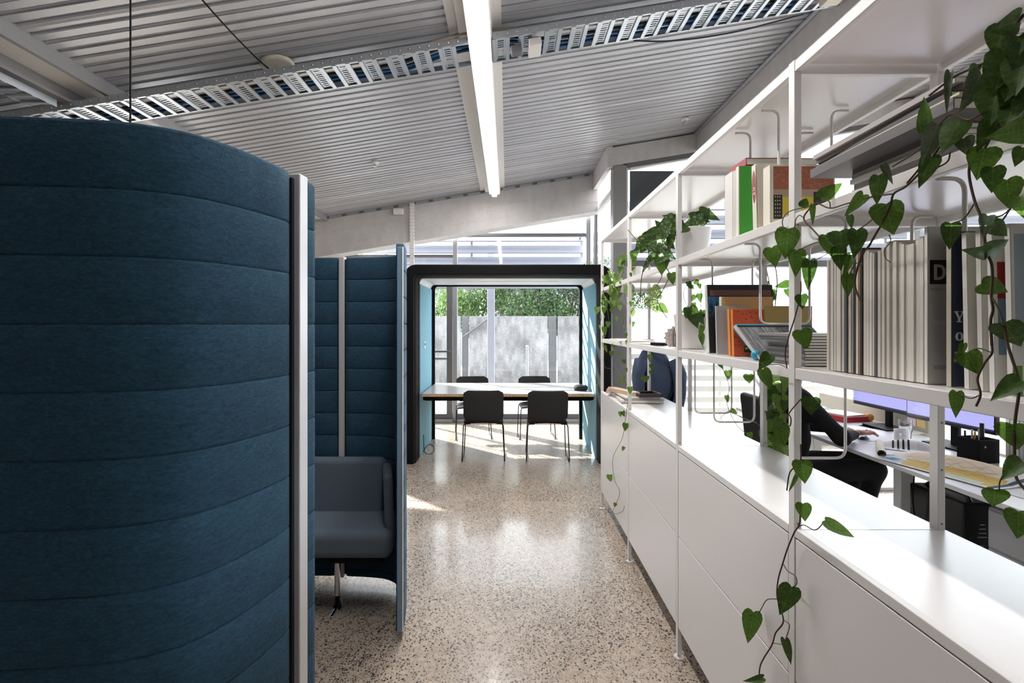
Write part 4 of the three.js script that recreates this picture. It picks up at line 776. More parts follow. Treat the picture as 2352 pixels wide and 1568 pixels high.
function pot(plant, r0, r1, h, mat) { part('pot', lathe([[0, 0], [r0, 0], [r0 + 0.004, 0.004], [r1, h - 0.006], [r1, h], [r1 - 0.006, h], [r1 - 0.009, h - 0.02], [0.0, h - 0.02]], 40), mat, plant); part('soil', lathe([[0, h - 0.016], [r1 - 0.012, h - 0.018]], 24), soil, plant); }
const potWhite = std({ color: hex('#e9e6e1'), roughness: 0.45 });

{ // heart-leaf plant on the upper shelf, trailing along the front and down the post
  const p = thing('trailing_plant', 'heart leaf plant trailing from the upper shelf along the rail and down the post', 'plant', [1.0, S2, -0.70]);
  pot(p, 0.075, 0.095, 0.16, potWhite);
  const A = crop(1740, 380, 4.9), B = crop(2050, 400, 3.92), C = crop(2050, 780, 3.0155), D = crop(2050, 20, 3.92), E = crop(1640, 640, 3.732), F = crop(1680, 1040, 2.969);
  const f = front(0.762), DM = [LM.dark, LM.mid];
  leaves(p, A, [[345, 715, 318, 1050, 0.76], [160, 925, 205, 1140, 0.86, 1], [440, 955, 435, 1250, 0.62], [590, 1070, 560, 1405, 0.46], [710, 365, 975, 170, 0.5], [500, 465, 565, 352, 0.8], [620, 440, 622, 675, 0.26], [1360, 115, 1335, 445, 0.56, 0], [1190, 330, 995, 555, 0.42], [1450, 432, 1510, 790, 0.92], [1035, 560, 1060, 712, 0.45, 0], [765, 780, 832, 1030, 0.62], [925, 740, 960, 970, 1.0, 0], [1115, 730, 1105, 1035, 0.62], [912, 925, 930, 1185, 0.62, 0], [1050, 1010, 968, 1255, 0.36], [1015, 1230, 1020, 1485, 0.52, 1]], f, DM);
  leaves(p, A, [[1420, -10, 1530, 215, 0.32]], f, [LM.grey]);
  leaves(p, B, [[530, 445, 510, 675, 0.62], [1030, 50, 1060, 315, 0.78], [900, -60, 905, 165, 0.8], [1150, 200, 1180, 385, 0.7], [900, 450, 1045, 562, 0.75, 0], [840, 705, 665, 690, 0.55], [855, 700, 1068, 582, 0.58, 0], [800, 985, 1048, 1068, 0.85], [1000, 1345, 1155, 1565, 0.85]], f, DM);
  leaves(p, B, [[860, 375, 825, 565, 0.55]], f, [LM.grey]);
  leaves(p, C, [[520, 88, 588, 245, 0.95], [445, 362, 435, 545, 0.47], [885, 285, 690, 402, 0.6], [830, 585, 850, 772, 1.0], [900, 845, 760, 952, 0.75], [710, 1035, 702, 1165, 1.15], [870, 1188, 882, 1378, 0.95], [492, 25, 458, 135, 0.42, 1]], f, DM);
  leaves(p, D, [[1120, 105, 905, 200, 0.9], [1000, 140, 930, 432, 0.78], [1060, 400, 940, 705, 0.9, 0], [960, 680, 860, 1012, 0.85, 0], [1180, 430, 1100, 755, 0.7, 0], [285, 1095, 288, 772, 0.36, 1], [600, 1008, 440, 1288, 0.56, 0], [880, 1015, 780, 1275, 0.62, 0], [1184, 1090, 910, 1150, 0.7], [830, 1262, 772, 1535, 0.9], [350, 1330, 250, 1600, 0.52, 0], [1150, 560, 1010, 820, 0.8, 0], [1090, 700, 1010, 960, 0.8, 0], [1170, 1250, 1110, 1420, 0.8, 0], [1140, 250, 1060, 470, 0.8, 0], [1184, 330, 1110, 560, 0.8, 0], [900, 470, 830, 640, 0.6, 0], [1000, 560, 880, 800, 0.8, 0], [1100, 860, 1000, 1080, 0.7, 0], [760, 500, 700, 620, 0.5, 0], [1184, 780, 1080, 960, 0.7, 0]], f, DM);
  leaves(p, D, [[800, 590, 648, 885, 0.56], [520, 580, 475, 915, 0.17], [402, 1050, 268, 1405, 0.42], [640, 1168, 682, 1312, 0.85], [930, 830, 915, 988, 0.55]], f, [LM.grey]);
  leaves(p, E, [[475, 648, 385, 780, 0.72], [420, 775, 492, 962, 0.56], [748, 440, 800, 605, 0.92], [748, 138, 762, 265, 0.85], [830, 1020, 830, 1172, 1.0], [570, 1262, 612, 1442, 0.76]], f, DM);
  leaves(p, F, [[478, 55, 500, 212, 0.85], [442, 150, 395, 268, 0.22], [488, 345, 502, 470, 0.85], [640, 460, 862, 594, 0.33], [412, 915, 330, 1112, 0.66], [150, 1085, 115, 1305, 0.62], [365, 1270, 406, 1455, 0.32], [215, 1530, 90, 1560, 0.35]], f, DM);
  const S = (cr, l, r = 0.0022, m) => stem(p, l.map(([x, y]) => cr(x, y)), (x) => f(x) * 1.004, r, m);
  S(A, [[2110, -300], [1880, 20], [1666, 235], [1530, 320], [1500, 430], [1420, 620], [1330, 770], [1250, 910], [1200, 965], [1100, 1250], [1100, 1380], [1180, 1560]], 0.0028, stemBrown);
  S(A, [[1530, 320], [1290, 350], [1190, 385], [1000, 430], [820, 480], [690, 430]], 0.0022, stemBrown); S(A, [[820, 480], [810, 410], [760, 395], [610, 450], [330, 535], [280, 620], [290, 690], [345, 715]], 0.0018); S(A, [[720, 372], [600, 470], [520, 590], [640, 740], [740, 850]], 0.0025, stemBrown); S(A, [[520, 590], [470, 560], [430, 610], [415, 690], [345, 715]], 0.0016);
  S(A, [[740, 850], [640, 870], [470, 950]], 0.0016); S(A, [[740, 850], [860, 920], [660, 1060], [590, 1070]], 0.0014); S(A, [[1450, 545], [1350, 560], [1240, 650], [1120, 730]], 0.0015); S(A, [[1480, 780], [1500, 850], [1430, 950], [1440, 1040], [1495, 1090]], 0.0013); S(A, [[1180, 1110], [1110, 1100], [1030, 1230]], 0.0014);
  S(D, [[1184, 50], [1120, 130], [1060, 280], [990, 400]], 0.0032, stemBrown); S(D, [[1230, 190], [1100, 290], [960, 410], [820, 490], [560, 610], [330, 780]], 0.0026, stemBrown); S(D, [[1250, 680], [1100, 860], [940, 1060], [820, 1270]], 0.003); S(D, [[1250, 850], [1080, 1000], [940, 1080]], 0.003); S(D, [[860, 900], [690, 1000], [520, 950], [260, 1250], [0, 1420]], 0.0022, stemBrown); S(D, [[440, 1230], [340, 1310], [240, 1440], [130, 1570]], 0.0024, stemBrown); S(D, [[520, 1290], [500, 1370], [360, 1450]], 0.0018);
  S(B, [[700, -120], [690, 0], [740, 240], [800, 400], [830, 600], [845, 700], [890, 800], [900, 950], [890, 1100], [905, 1220], [885, 1310], [896, 1545]], 0.0026, stemBrown); S(B, [[890, 1100], [960, 1220], [1000, 1345]], 0.0018); S(B, [[740, 260], [640, 400], [530, 445]], 0.0015); S(B, [[1060, 310], [1000, 360], [930, 390]], 0.0015); S(B, [[1100, 250], [1000, 400], [960, 445]], 0.0016);
  S(C, [[772, -112], [800, 40], [870, 260], [880, 320], [850, 560], [845, 760], [860, 960], [930, 1050]], 0.0026, stemBrown); S(C, [[690, 40], [690, 90], [640, 160], [590, 270], [610, 380], [580, 460]], 0.0022, stemBrown); S(C, [[610, 380], [540, 405], [445, 362]], 0.0014); S(C, [[690, 90], [600, 60], [520, 88]], 0.0014); S(C, [[760, 945], [742, 990], [740, 1045]], 0.0012);
  S(E, [[745, 20], [745, 110], [700, 310], [640, 500], [610, 640], [625, 770]], 0.0022, stemBrown); S(E, [[610, 755], [560, 735], [478, 735]], 0.0016); S(E, [[740, 1035], [640, 1160], [620, 1230], [650, 1262], [660, 1200], [635, 1150]], 0.002, stemBrown);
  S(F, [[472, -60], [470, 60], [400, 130], [378, 255]], 0.0024, stemBrown); S(F, [[470, 360], [465, 480], [430, 540], [380, 660], [350, 755], [318, 870], [312, 980], [330, 1050], [355, 1140], [300, 1230], [280, 1300], [220, 1400], [195, 1460], [185, 1620]], 0.0026, stemBrown);
  S(F, [[440, 520], [490, 490], [570, 525], [640, 460]], 0.0017); S(F, [[312, 995], [240, 1002], [210, 1050], [180, 1108]], 0.0016); S(F, [[355, 760], [380, 800], [440, 845], [445, 890], [412, 918]], 0.0017); S(F, [[355, 1140], [395, 1170], [370, 1268]], 0.0015); S(F, [[280, 1295], [345, 1305]], 0.0013);
}
{ // dense bunch hanging behind the shelving
  const p = thing('trailing_plant', 'dense leafy plant hanging down behind the shelf post in front of the seated person', 'plant', [1.10, S2, -2.05]);
  pot(p, 0.05, 0.062, 0.10, potWhite);
  const E = crop(1640, 640, 3.732), f = front(1.235), r = rng(66), mats = [LM.dark, LM.mid, LM.light];
  for (let i = 0; i < 34; i++) { const x = 440 + r() * 170, y = 790 + i * 19.5 + r() * 20, l = 80 + r() * 70, a = (r() - 0.5) * 1.2; leaf(p, E(x, y), E(x + Math.sin(a) * l, y + Math.cos(a) * l), f(E(x, y)[0]) * (0.98 + r() * 0.05), f(E(x, y)[0]) * (0.98 + r() * 0.04), 0.6 + r() * 0.35, mats[Math.floor(r() * 3)]); }
  leaves(p, E, [[640, 40, 520, 70, 0.6], [500, 90, 470, 190, 0.7], [460, 20, 430, 100, 0.4], [520, 130, 500, 200, 0.5], [620, 90, 640, 160, 0.6], [480, 110, 530, 190, 0.6]], f, [LM.dark, LM.mid]);
  stem(p, [[1755, 590], [1765, 640], [1775, 700], [1770, 780], [1768, 860], [1775, 940], [1790, 1020]].map(([x, y]) => [x, y]), (x) => f(x), 0.003); stem(p, [[1770, 570], [1785, 640], [1780, 720], [1790, 800], [1795, 900], [1785, 1000]], (x) => f(x), 0.003);
  stem(p, [E(180, 1160), E(300, 1210), E(380, 1250), E(440, 1330), E(520, 1420), E(600, 1500)], (x) => f(x), 0.0022);
}
{ // variegated plant in a white pot on the upper shelf
  const p = thing('potted_plant', 'variegated trailing plant in a tapered white pot on the upper shelf', 'plant', [0.895, S2, -2.32]);
  pot(p, 0.068, 0.088, 0.155, potWhite);
  const Z = crop(1300, 400, 3.137), mats = [LM.var, LM.dark, LM.var, LM.mid], dd = () => 2.22 + lr() * 0.1;
  leaves(p, Z, [[960, 262, 1112, 338, 0.5, 1], [985, 320, 838, 378, 0.6, 0], [770, 308, 658, 385, 0.62], [612, 438, 538, 570, 0.8, 0], [660, 400, 542, 442, 0.5], [740, 345, 640, 440, 0.5, 0], [560, 528, 468, 562, 0.5, 2], [690, 598, 690, 724, 0.85, 3], [700, 545, 797, 612, 0.5, 0], [760, 712, 770, 795, 0.8, 3], [890, 300, 960, 270, 0.6, 1], [820, 330, 700, 300, 0.6, 1], [930, 330, 890, 410, 0.8, 1], [1000, 320, 985, 385, 0.8, 1], [720, 420, 600, 480, 0.5, 0], [730, 380, 690, 500, 0.5, 0], [760, 440, 740, 560, 0.5, 1], [640, 480, 590, 570, 0.6], [690, 500, 640, 600, 0.5, 0], [800, 360, 760, 470, 0.7, 1], [740, 580, 650, 640, 0.5, 0], [620, 600, 550, 700, 0.45], [850, 350, 780, 430, 0.8, 1], [700, 400, 640, 330, 0.6, 1], [560, 460, 500, 540, 0.7, 0], [660, 540, 600, 640, 0.6, 2], [720, 480, 790, 540, 0.6, 1], [640, 420, 570, 500, 0.6, 0], [940, 300, 1040, 350, 0.6, 1], [880, 380, 830, 420, 0.8, 1]], dd, mats);
  const f = front(0.80);
  leaves(p, Z, [[620, 815, 690, 905, 0.85], [602, 888, 656, 1008, 0.72], [668, 945, 742, 1002, 0.75], [448, 800, 474, 928, 0.62]], f, [LM.pale, LM.light]);
  stem(p, [Z(800, 400), Z(740, 560), Z(720, 660), Z(745, 720), Z(700, 830), Z(660, 900), Z(680, 960), Z(730, 1040)], (x) => Math.min(2.24, f(x)), 0.0026); stem(p, [Z(760, 470), Z(640, 600), Z(560, 690), Z(540, 800), Z(545, 940), Z(600, 910)], (x) => Math.min(2.26, f(x)), 0.0024); stem(p, [Z(700, 700), Z(680, 760), Z(640, 820)], (x) => Math.min(2.26, f(x)), 0.002); stem(p, [Z(445, 400), Z(520, 480), Z(620, 520)], () => 2.4, 0.002);
}
{ // plant in the larger pot on the third shelf
  const p = thing('potted_plant', 'dark heart leaf plant in a large white pot beside the dark blue book', 'plant', [0.935, S3, -2.42]);
  pot(p, 0.066, 0.090, 0.172, potWhite);
  const Z = crop(1300, 400, 3.137), dd = (x) => 2.33 - lr() * 0.04;
  leaves(p, Z, [[890, 958, 950, 1115, 0.62, 0], [880, 775, 900, 830, 0.7], [930, 770, 960, 800, 0.9], [960, 790, 965, 830, 0.8], [905, 800, 920, 830, 0.8], [930, 870, 905, 918, 0.7], [960, 860, 970, 925, 0.7], [920, 925, 930, 965, 0.8], [985, 980, 975, 1060, 0.6, 0], [870, 965, 865, 1040, 0.7, 0], [985, 1090, 960, 1185, 0.4], [975, 1150, 985, 1240, 0.5], [840, 980, 835, 1005, 0.9], [950, 1010, 995, 1090, 0.6, 0]], dd, [LM.dark, LM.mid]);
  stem(p, [Z(940, 1010), Z(870, 940), Z(845, 860), Z(890, 780), Z(950, 760), Z(975, 850), Z(970, 960)], () => 2.36, 0.0022); stem(p, [Z(900, 1015), Z(990, 1000), Z(1000, 1090), Z(970, 1180), Z(990, 1250)], () => 2.30, 0.0022);
  // strand hanging under the shelf
  const E = crop(1640, 640, 3.732), f = front(0.88), mats = [LM.light, LM.mid];
  leaves(p, E, [[40, 712, 80, 775, 0.6], [118, 788, 126, 866, 0.85], [296, 820, 302, 902, 1.1], [108, 998, 122, 1066, 0.6], [148, 1125, 208, 1162, 0.65], [300, 1318, 325, 1375, 0.9]], f, mats);
  stem(p, [E(20, 640), E(60, 740), E(110, 850), E(130, 940), E(110, 1060), E(130, 1130), E(200, 1260), E(310, 1350)], f, 0.0016); stem(p, [E(130, 1130), E(60, 1190), E(75, 1215)], f, 0.0014); stem(p, [E(150, 1140), E(260, 1200), E(370, 1235)], f, 0.0016);
}
{ // small pot at the far end with a long fringe
  const p = thing('potted_plant', 'small leaved vine in a little white pot trailing over the far end of the shelving', 'plant', [0.895, S2, -3.32]);
  pot(p, 0.030, 0.042, 0.095, potWhite);
  const G = crop(1360, 560, 4.125), f = front(0.80), mats = [LM.light, LM.mid, LM.light];
  leaves(p, G, [[250, 145, 255, 208, 0.8], [290, 102, 300, 172, 0.85], [400, 72, 385, 172, 0.8, 1], [190, 435, 202, 524, 0.95], [232, 365, 242, 455, 0.7], [108, 500, 110, 548, 1], [50, 598, 50, 664, 0.95], [116, 602, 110, 664, 0.85], [185, 612, 190, 658, 0.9], [97, 676, 90, 734, 0.85], [152, 736, 150, 794, 0.9], [116, 786, 122, 874, 0.6], [240, 556, 240, 602, 0.8], [235, 692, 235, 742, 0.6], [295, 688, 297, 722, 0.9], [320, 845, 332, 878, 0.9], [338, 912, 350, 984, 0.82], [205, 946, 206, 998, 0.9], [118, 958, 142, 1032, 0.5], [180, 1016, 186, 1072, 0.85], [260, 1026, 266, 1068, 0.9], [300, 1096, 306, 1142, 0.9], [325, 1176, 332, 1218, 0.8], [290, 1256, 292, 1328, 0.85], [360, 1356, 362, 1424, 0.85], [376, 546, 374, 602, 0.95], [388, 626, 384, 694, 0.7], [390, 736, 385, 792, 0.55], [80, 770, 75, 812, 0.8], [110, 870, 100, 900, 0.7], [45, 1315, 52, 1352, 0.8], [360, 275, 375, 320, 0.7], [295, 770, 297, 800, 0.8]], f, mats);
  const r = rng(31); for (let i = 0; i < 42; i++) { const x = 90 + r() * 190, y = 180 + r() * 360 - Math.abs(x - 220) * 0.25, l = 26 + r() * 42; leaf(p, G(x, y + 60), G(x + (r() - 0.5) * 30, y + 60 + l), f(G(x, y)[0]) * (0.99 + r() * 0.03), f(G(x, y)[0]), 0.55 + r() * 0.4, mats[i % 3]); }
  for (let i = 0; i < 12; i++) { const x = 250 + r() * 160, y = 110 + r() * 130, l = 40 + r() * 40; leaf(p, G(x, y), G(x + (r() - 0.5) * 50, y + l * (r() > 0.3 ? 1 : -0.8)), 3.28 + r() * 0.05, 3.26, 0.6, LM.mid); }
  for (const l of [[[380, 130], [300, 180], [200, 260], [150, 380], [140, 560], [150, 660], [165, 760], [160, 900]], [[360, 160], [250, 250], [110, 400], [80, 560], [90, 700], [110, 860], [95, 905]], [[300, 260], [240, 400], [260, 560], [300, 690], [280, 830], [320, 860], [345, 960], [365, 1040], [370, 1150]], [[340, 320], [300, 370], [310, 500], [350, 620], [360, 760], [300, 840]], [[130, 900], [120, 1000], [110, 1100], [120, 1160], [240, 1190], [330, 1330], [360, 1400], [280, 1530]], [[180, 1060], [230, 1180], [300, 1280]], [[380, 690], [460, 760], [525, 880]], [[190, 300], [60, 500], [40, 520]]]) stem(p, l.map(([x, y]) => G(x, y)), f, 0.0016, stemM);
  const H = crop(1340, 820, 2.096), fh = front(0.775);
  leaves(p, H, [[188, 262, 206, 292, 0.7], [204, 318, 200, 358, 0.8], [127, 566, 130, 602, 1.0], [196, 432, 186, 452, 0.8], [155, 702, 148, 722, 0.9], [176, 262, 180, 290, 0.7]], fh, [LM.light, LM.mid]);
  stem(p, [H(215, 200), H(205, 280), H(190, 380), H(140, 500), H(150, 590), H(175, 650), H(140, 745), H(190, 740), H(198, 715)], fh, 0.002);
  // leaves in front of the jacket
  leaves(p, G, [[550, 1050, 545, 1122, 0.7], [560, 1140, 578, 1205, 0.7], [500, 1250, 500, 1318, 1.2], [590, 1012, 592, 1040, 1.1], [400, 1160, 400, 1190, 0.9], [430, 1235, 436, 1262, 0.9], [555, 1200, 560, 1250, 0.7]], front(1.0), [LM.mid, LM.light]);
  stem(p, [G(545, 1000), G(550, 1100), G(570, 1200), G(540, 1270), G(500, 1320)], front(1.0), 0.002);
}
// ---------- office behind the shelving ----------
{
  const DY = 0.73, onDesk = (px, py) => { const d = FOCAL * (EYE - DY) / (py - VPY); return [(px - VPX) * d / FOCAL, DY, -d]; };
  const deskM = std({ color: hex('#e4e2e0'), roughness: 0.35 });
  function desk(label, x0, x1, d0, d1) {
    const t = thing('desk', label, 'desk', [(x0 + x1) / 2, 0, -(d0 + d1) / 2]), w = x1 - x0, l = d1 - d0;
    part('desk_top', rbox(w, 0.025, l, 0.003, 0, DY - 0.0125, 0), deskM, t);
    for (const z of [-l / 2 + 0.25, l * 0.0625, l / 2 - 0.2]) { const lg = part('leg', rbox(0.08, DY - 0.06, 0.06, 0.006, -w / 2 + 0.17, (DY - 0.06) / 2 + 0.02, z), deskM, t); part('leg_foot', rbox(w - 0.1, 0.03, 0.07, 0.006, 0, 0.016, z), deskM, lg); part('leg', rbox(0.08, DY - 0.06, 0.06, 0.006, w / 2 - 0.17, (DY - 0.06) / 2 + 0.02, z), deskM, t); }
    part('under_beam', rbox(0.06, 0.04, l - 0.4, 0.004, 0, DY - 0.05, 0), M.frame, t);
    return t;
  }
  desk('white desk with monitors where the person sits', 2.27, 3.07, 1.55, 4.75);
  desk('white desk beyond the monitors by the windows', 3.14, 3.94, 1.9, 4.75);
  const scr = single('desk_screen', rbox(0.02, 0.13, 1.5, 0.004), std({ color: hex('#d9d2c4'), roughness: 0.9 }), 'low cream desk divider behind the red tray', 'divider', [3.17, 0.795, -4.35]);
  // monitors
  const scrTex = (seed) => printTex(512, 288, '#a9a9e6', (c, w, h) => { const q = rng(seed); c.fillStyle = '#b9baf0'; c.fillRect(0, 0, w, 26); c.fillStyle = '#8f90c8'; for (let k = 0; k < 22; k++) c.fillRect(8, 36 + k * 11, 20 + q() * 44, 3); c.fillStyle = '#9b9cd6'; c.fillRect(84, 26, 2, h); c.strokeStyle = '#8587c2'; c.lineWidth = 1; for (let k = 0; k < 26; k++) { c.beginPath(); const x = 110 + q() * 380, y = 50 + q() * 190; c.moveTo(x, y); c.lineTo(x + (q() - 0.5) * 90, y + (q() - 0.5) * 40); c.stroke(); } c.fillStyle = '#2b2c40'; c.fillRect(0, h - 10, w, 10); });
  function monitor(label, x, d, turn, seed) {
    const m = thing('monitor', label, 'monitor', [x, DY, -d], turn); // screen faces local +z
    part('panel', rbox(0.61, 0.36, 0.03, 0.006, 0, 0.325, 0), M.blackGloss, m);
    const tx = scrTex(seed), s = part('screen', new THREE.PlaneGeometry(0.59, 0.335).translate(0, 0.332, 0.0156), std({ color: hex('#111118'), emissive: hex('#ffffff'), emissiveMap: tx, emissiveIntensity: 0.62, roughness: 0.25 }), m);
    part('stand_neck', rbox(0.05, 0.34, 0.03, 0.006, 0, 0.18, -0.05), M.black, m); part('stand_base', rbox(0.26, 0.012, 0.2, 0.005, 0, 0.006, -0.03), M.black, m);
    const l = new THREE.RectAreaLight(new THREE.Color(0.72, 0.72, 1), 0.6, 0.59, 0.335); l.position.set(0, 0.332, 0.02); l.rotation.y = Math.PI; l.name = 'screen_light'; m.add(l);
  }
  monitor('black monitor showing a lilac drawing window, nearer the red tray', 2.98, 3.80, -Math.PI / 2, 301);
  monitor('black monitor showing a lilac screen above the black pen box', 2.96, 3.21, -Math.PI / 2 + 0.06, 302);
  // things on the desk
  const kb = thing('keyboard', 'slim white keyboard in front of the seated person', 'keyboard', onDesk(1934, 984), 0.0);
  kb.rotation.y = Math.PI / 2 - 0.12; part('tray', rbox(0.42, 0.012, 0.12, 0.004, 0, 0.006, 0), M.white, kb); const key = rbox(0.0155, 0.004, 0.0155, 0.0015, 0, 0.0135, 0, 1); const km = std({ color: hex('#d4d6da'), roughness: 0.6 });
  for (let i = 0; i < 22; i++) for (let j = 0; j < 5; j++) part('key', key, km, kb, [-0.196 + i * 0.0187, 0, -0.042 + j * 0.021]);
  const mouse = thing('mouse', 'small grey computer mouse under the hand', 'mouse', [2.545, DY, -3.42], 0.3); part('shell', new THREE.SphereGeometry(0.03, 20, 12, 0, 6.283, 0, Math.PI / 2).scale(1.5, 0.8, 0.95), std({ color: hex('#3a3d42'), roughness: 0.4 }), mouse); part('wheel', cyl(0.006, 0.006, 0.008, 12).rotateX(Math.PI / 2).translate(0.024, 0.02, 0), M.frame, mouse);
  const mug = thing('mug', 'white mug with small grey lettering beside the glass', 'mug', onDesk(2070, 1018), 0.4); const mugM = std({ color: hex('#e3e1e0'), roughness: 0.3 });
  part('cup', lathe([[0, 0], [0.036, 0], [0.040, 0.004], [0.041, 0.095], [0.0375, 0.097], [0.036, 0.092], [0.034, 0.01], [0, 0.008]], 36), mugM, mug); part('handle', new THREE.TorusGeometry(0.027, 0.005, 10, 24).translate(-0.058, 0.05, 0).rotateY(0.4), mugM, mug);
  { const lt = printTex(256, 128, '#e3e1e0', (c) => { c.fillStyle = '#55555a'; c.font = '30px serif'; c.fillText('& Stone', 60, 50); c.font = '16px serif'; c.fillText('studio', 70, 84); c.fillRect(70, 110, 70, 3); }); part('lettering', new THREE.CylinderGeometry(0.0414, 0.0412, 0.06, 24, 1, true, -1.3, 1.5).translate(0, 0.05, 0), std({ map: lt, roughness: 0.3, side: THREE.DoubleSide }), mug); }
  const gl = single('drinking_glass', lathe([[0, 0], [0.032, 0], [0.034, 0.003], [0.042, 0.145], [0.0395, 0.145], [0.032, 0.012], [0, 0.010]], 32), phy({ color: hex('#ffffff'), roughness: 0.02, transmission: 1, thickness: 0.003, ior: 1.5 }), 'clear tall drinking glass behind the white mug', 'glass', onDesk(2079, 1009));
  const roll = thing('paper_roll', 'cream paper roll lying on the desk by the mouse', 'paper roll', onDesk(2022, 1036), 0.95); part('sheet', new THREE.CylinderGeometry(0.022, 0.022, 0.34, 24, 1, true).rotateZ(Math.PI / 2).translate(0, 0.022, 0), std({ color: hex('#e6decb'), roughness: 0.9, side: THREE.DoubleSide }), roll); part('inner_turn', new THREE.CylinderGeometry(0.016, 0.016, 0.338, 20, 1, true).rotateZ(Math.PI / 2).translate(0, 0.02, 0), std({ color: hex('#d9cfba'), roughness: 0.9, side: THREE.DoubleSide }), roll);
  function sheet(name, label, w, l, pos, turn, tex, wave, lift = 0.004) { // a curved sheet of paper
    const g = new THREE.PlaneGeometry(w, l, 16, 16).rotateX(-Math.PI / 2), p = g.attributes.position; for (let i = 0; i < p.count; i++) p.setY(i, lift + Math.max(0, wave * Math.sin(p.getX(i) / w * 4.2 + 0.6) * Math.cos(p.getZ(i) / l * 2.6))); g.computeVertexNormals();
    return single(name, g, std({ map: tex, roughness: 0.85, side: THREE.DoubleSide }), label, 'paper', pos, [0, turn, 0]);
  }
  sheet('folded_plan', 'folded sheet with thick black bars behind the paper roll', 0.20, 0.30, onDesk(2095, 1032), 0.9, printTex(256, 384, '#e9e7e4', (c) => { c.fillStyle = '#1b1a1a'; for (let k = 0; k < 4; k++) c.fillRect(60, 60 + k * 34, 130, 14); c.beginPath(); c.arc(36, 100, 10, 0, 7); c.fill(); c.fillStyle = '#8a8886'; for (let k = 0; k < 12; k++) c.fillRect(50, 230 + k * 11, 150, 2); }), 0.05);
  sheet('map_sheet', 'large coloured map sheet with yellow and blue areas on the desk', 0.42, 0.62, onDesk(2190, 1078), 0.25, printTex(512, 768, '#e9e5dd', (c, w, h) => { const q = rng(6); c.fillStyle = '#d9b863'; c.beginPath(); c.moveTo(20, 200); c.lineTo(200, 120); c.lineTo(240, 700); c.lineTo(40, 740); c.fill(); c.fillStyle = '#e8d6bf'; c.fillRect(230, 60, 220, 560); c.fillStyle = '#b9c6dd'; c.fillRect(20, 40, 130, 130); c.fillStyle = '#3a8fae'; c.fillRect(60, 60, 80, 60); c.fillStyle = '#2f4a6a'; c.fillRect(20, 716, 470, 30); c.fillStyle = '#cdd9cf'; c.fillRect(14, 400, 90, 260); c.strokeStyle = '#b58f58'; for (let k = 0; k < 60; k++) { c.lineWidth = 1 + q() * 2; c.beginPath(); c.moveTo(q() * w, q() * h); c.lineTo(q() * w, q() * h); c.stroke(); } }), 0.045, 0.006);
  sheet('plan_sheet', 'pale drawing sheet at the near end of the desk', 0.42, 0.60, onDesk(2310, 1105), 0.12, printTex(256, 384, '#e3e2e4', (c) => { c.strokeStyle = '#9a9aa8'; const q = rng(2); for (let k = 0; k < 40; k++) { c.beginPath(); c.moveTo(q() * 256, q() * 384); c.lineTo(q() * 256, q() * 384); c.stroke(); } }), 0.0, 0.002);
  for (const [px, py, t, lab] of [[2000, 975, 0.2, 'loose white drawing sheet next to the keyboard'], [1985, 1000, -0.2, 'loose white drawing sheet under the mouse hand edge'], [2050, 985, 0.4, 'loose white sheet between keyboard and monitor stand']]) sheet('drawing_sheet', lab, 0.26, 0.38, onDesk(px, py), t, printTex(128, 192, '#eceaea', (c) => { c.strokeStyle = '#b9b9c6'; for (let k = 0; k < 9; k++) { c.beginPath(); c.moveTo(10, 20 + k * 18); c.lineTo(118, 26 + k * 17); c.stroke(); } }), 0.0, 0.0015);
  single('pencil', cyl(0.0045, 0.0045, 0.16, 6).rotateZ(Math.PI / 2).translate(0, 0.0048, 0), std({ color: hex('#c48a2c'), roughness: 0.5 }), 'ochre pencil lying by the folded sheet', 'pencil', onDesk(2064, 1048), [0, -0.2, 0]);
  const pb = thing('pen_box', 'black box of pens beside the near monitor', 'pen box', onDesk(2246, 1058), 0.15);
  for (const [w, d, x, z] of [[0.14, 0.006, 0, 0.06], [0.14, 0.006, 0, -0.06], [0.006, 0.12, 0.067, 0], [0.006, 0.12, -0.067, 0]]) part('side', rbox(w, 0.14, d, 0.002, x, 0.07, z), M.black, pb); part('base', box(0.13, 0.004, 0.12, 0, 0.003, 0), M.black, pb); part('stud', cyl(0.007, 0.007, 0.004, 14).rotateX(Math.PI / 2).translate(-0.035, 0.10, 0.064), M.chrome, pb);
  [['#15151a', 'black pen'], ['#c79a35', 'yellow pen'], ['#d9d9dc', 'silver pen'], ['#15151a', 'black marker pen'], ['#b9b2a4', 'beige pen']].forEach(([c, n], i) => { const b = onDesk(2246, 1058); single('pen', cyl(i === 3 ? 0.011 : 0.0055, i === 3 ? 0.011 : 0.005, i === 3 ? 0.22 : 0.17, 10, 0, 0.09, 0), std({ color: hex(c), roughness: 0.4 }), n + ' standing in the black pen box', 'pen', [b[0] - 0.045 + i * 0.021, DY + 0.007 + (i === 3 ? 0.02 : 0), b[2] - 0.03 + (i % 2) * 0.04], [0.1 - i * 0.05, 0, 0.12 - i * 0.05], 'pens in the pen box'); });
  const rt = thing('desk_tray', 'red plastic tray by the cream divider', 'tray', onDesk(1934, 962), 0.2), redM = std({ color: hex('#b3121f'), roughness: 0.35 });
  part('base', rbox(0.24, 0.008, 0.30, 0.003, 0, 0.004, 0), redM, rt); for (const [w, d, x, z] of [[0.24, 0.008, 0, 0.15], [0.24, 0.008, 0, -0.15], [0.008, 0.3, 0.12, 0], [0.008, 0.3, -0.12, 0]]) part('rim', rbox(w, 0.045, d, 0.003, x, 0.025, z), redM, rt);
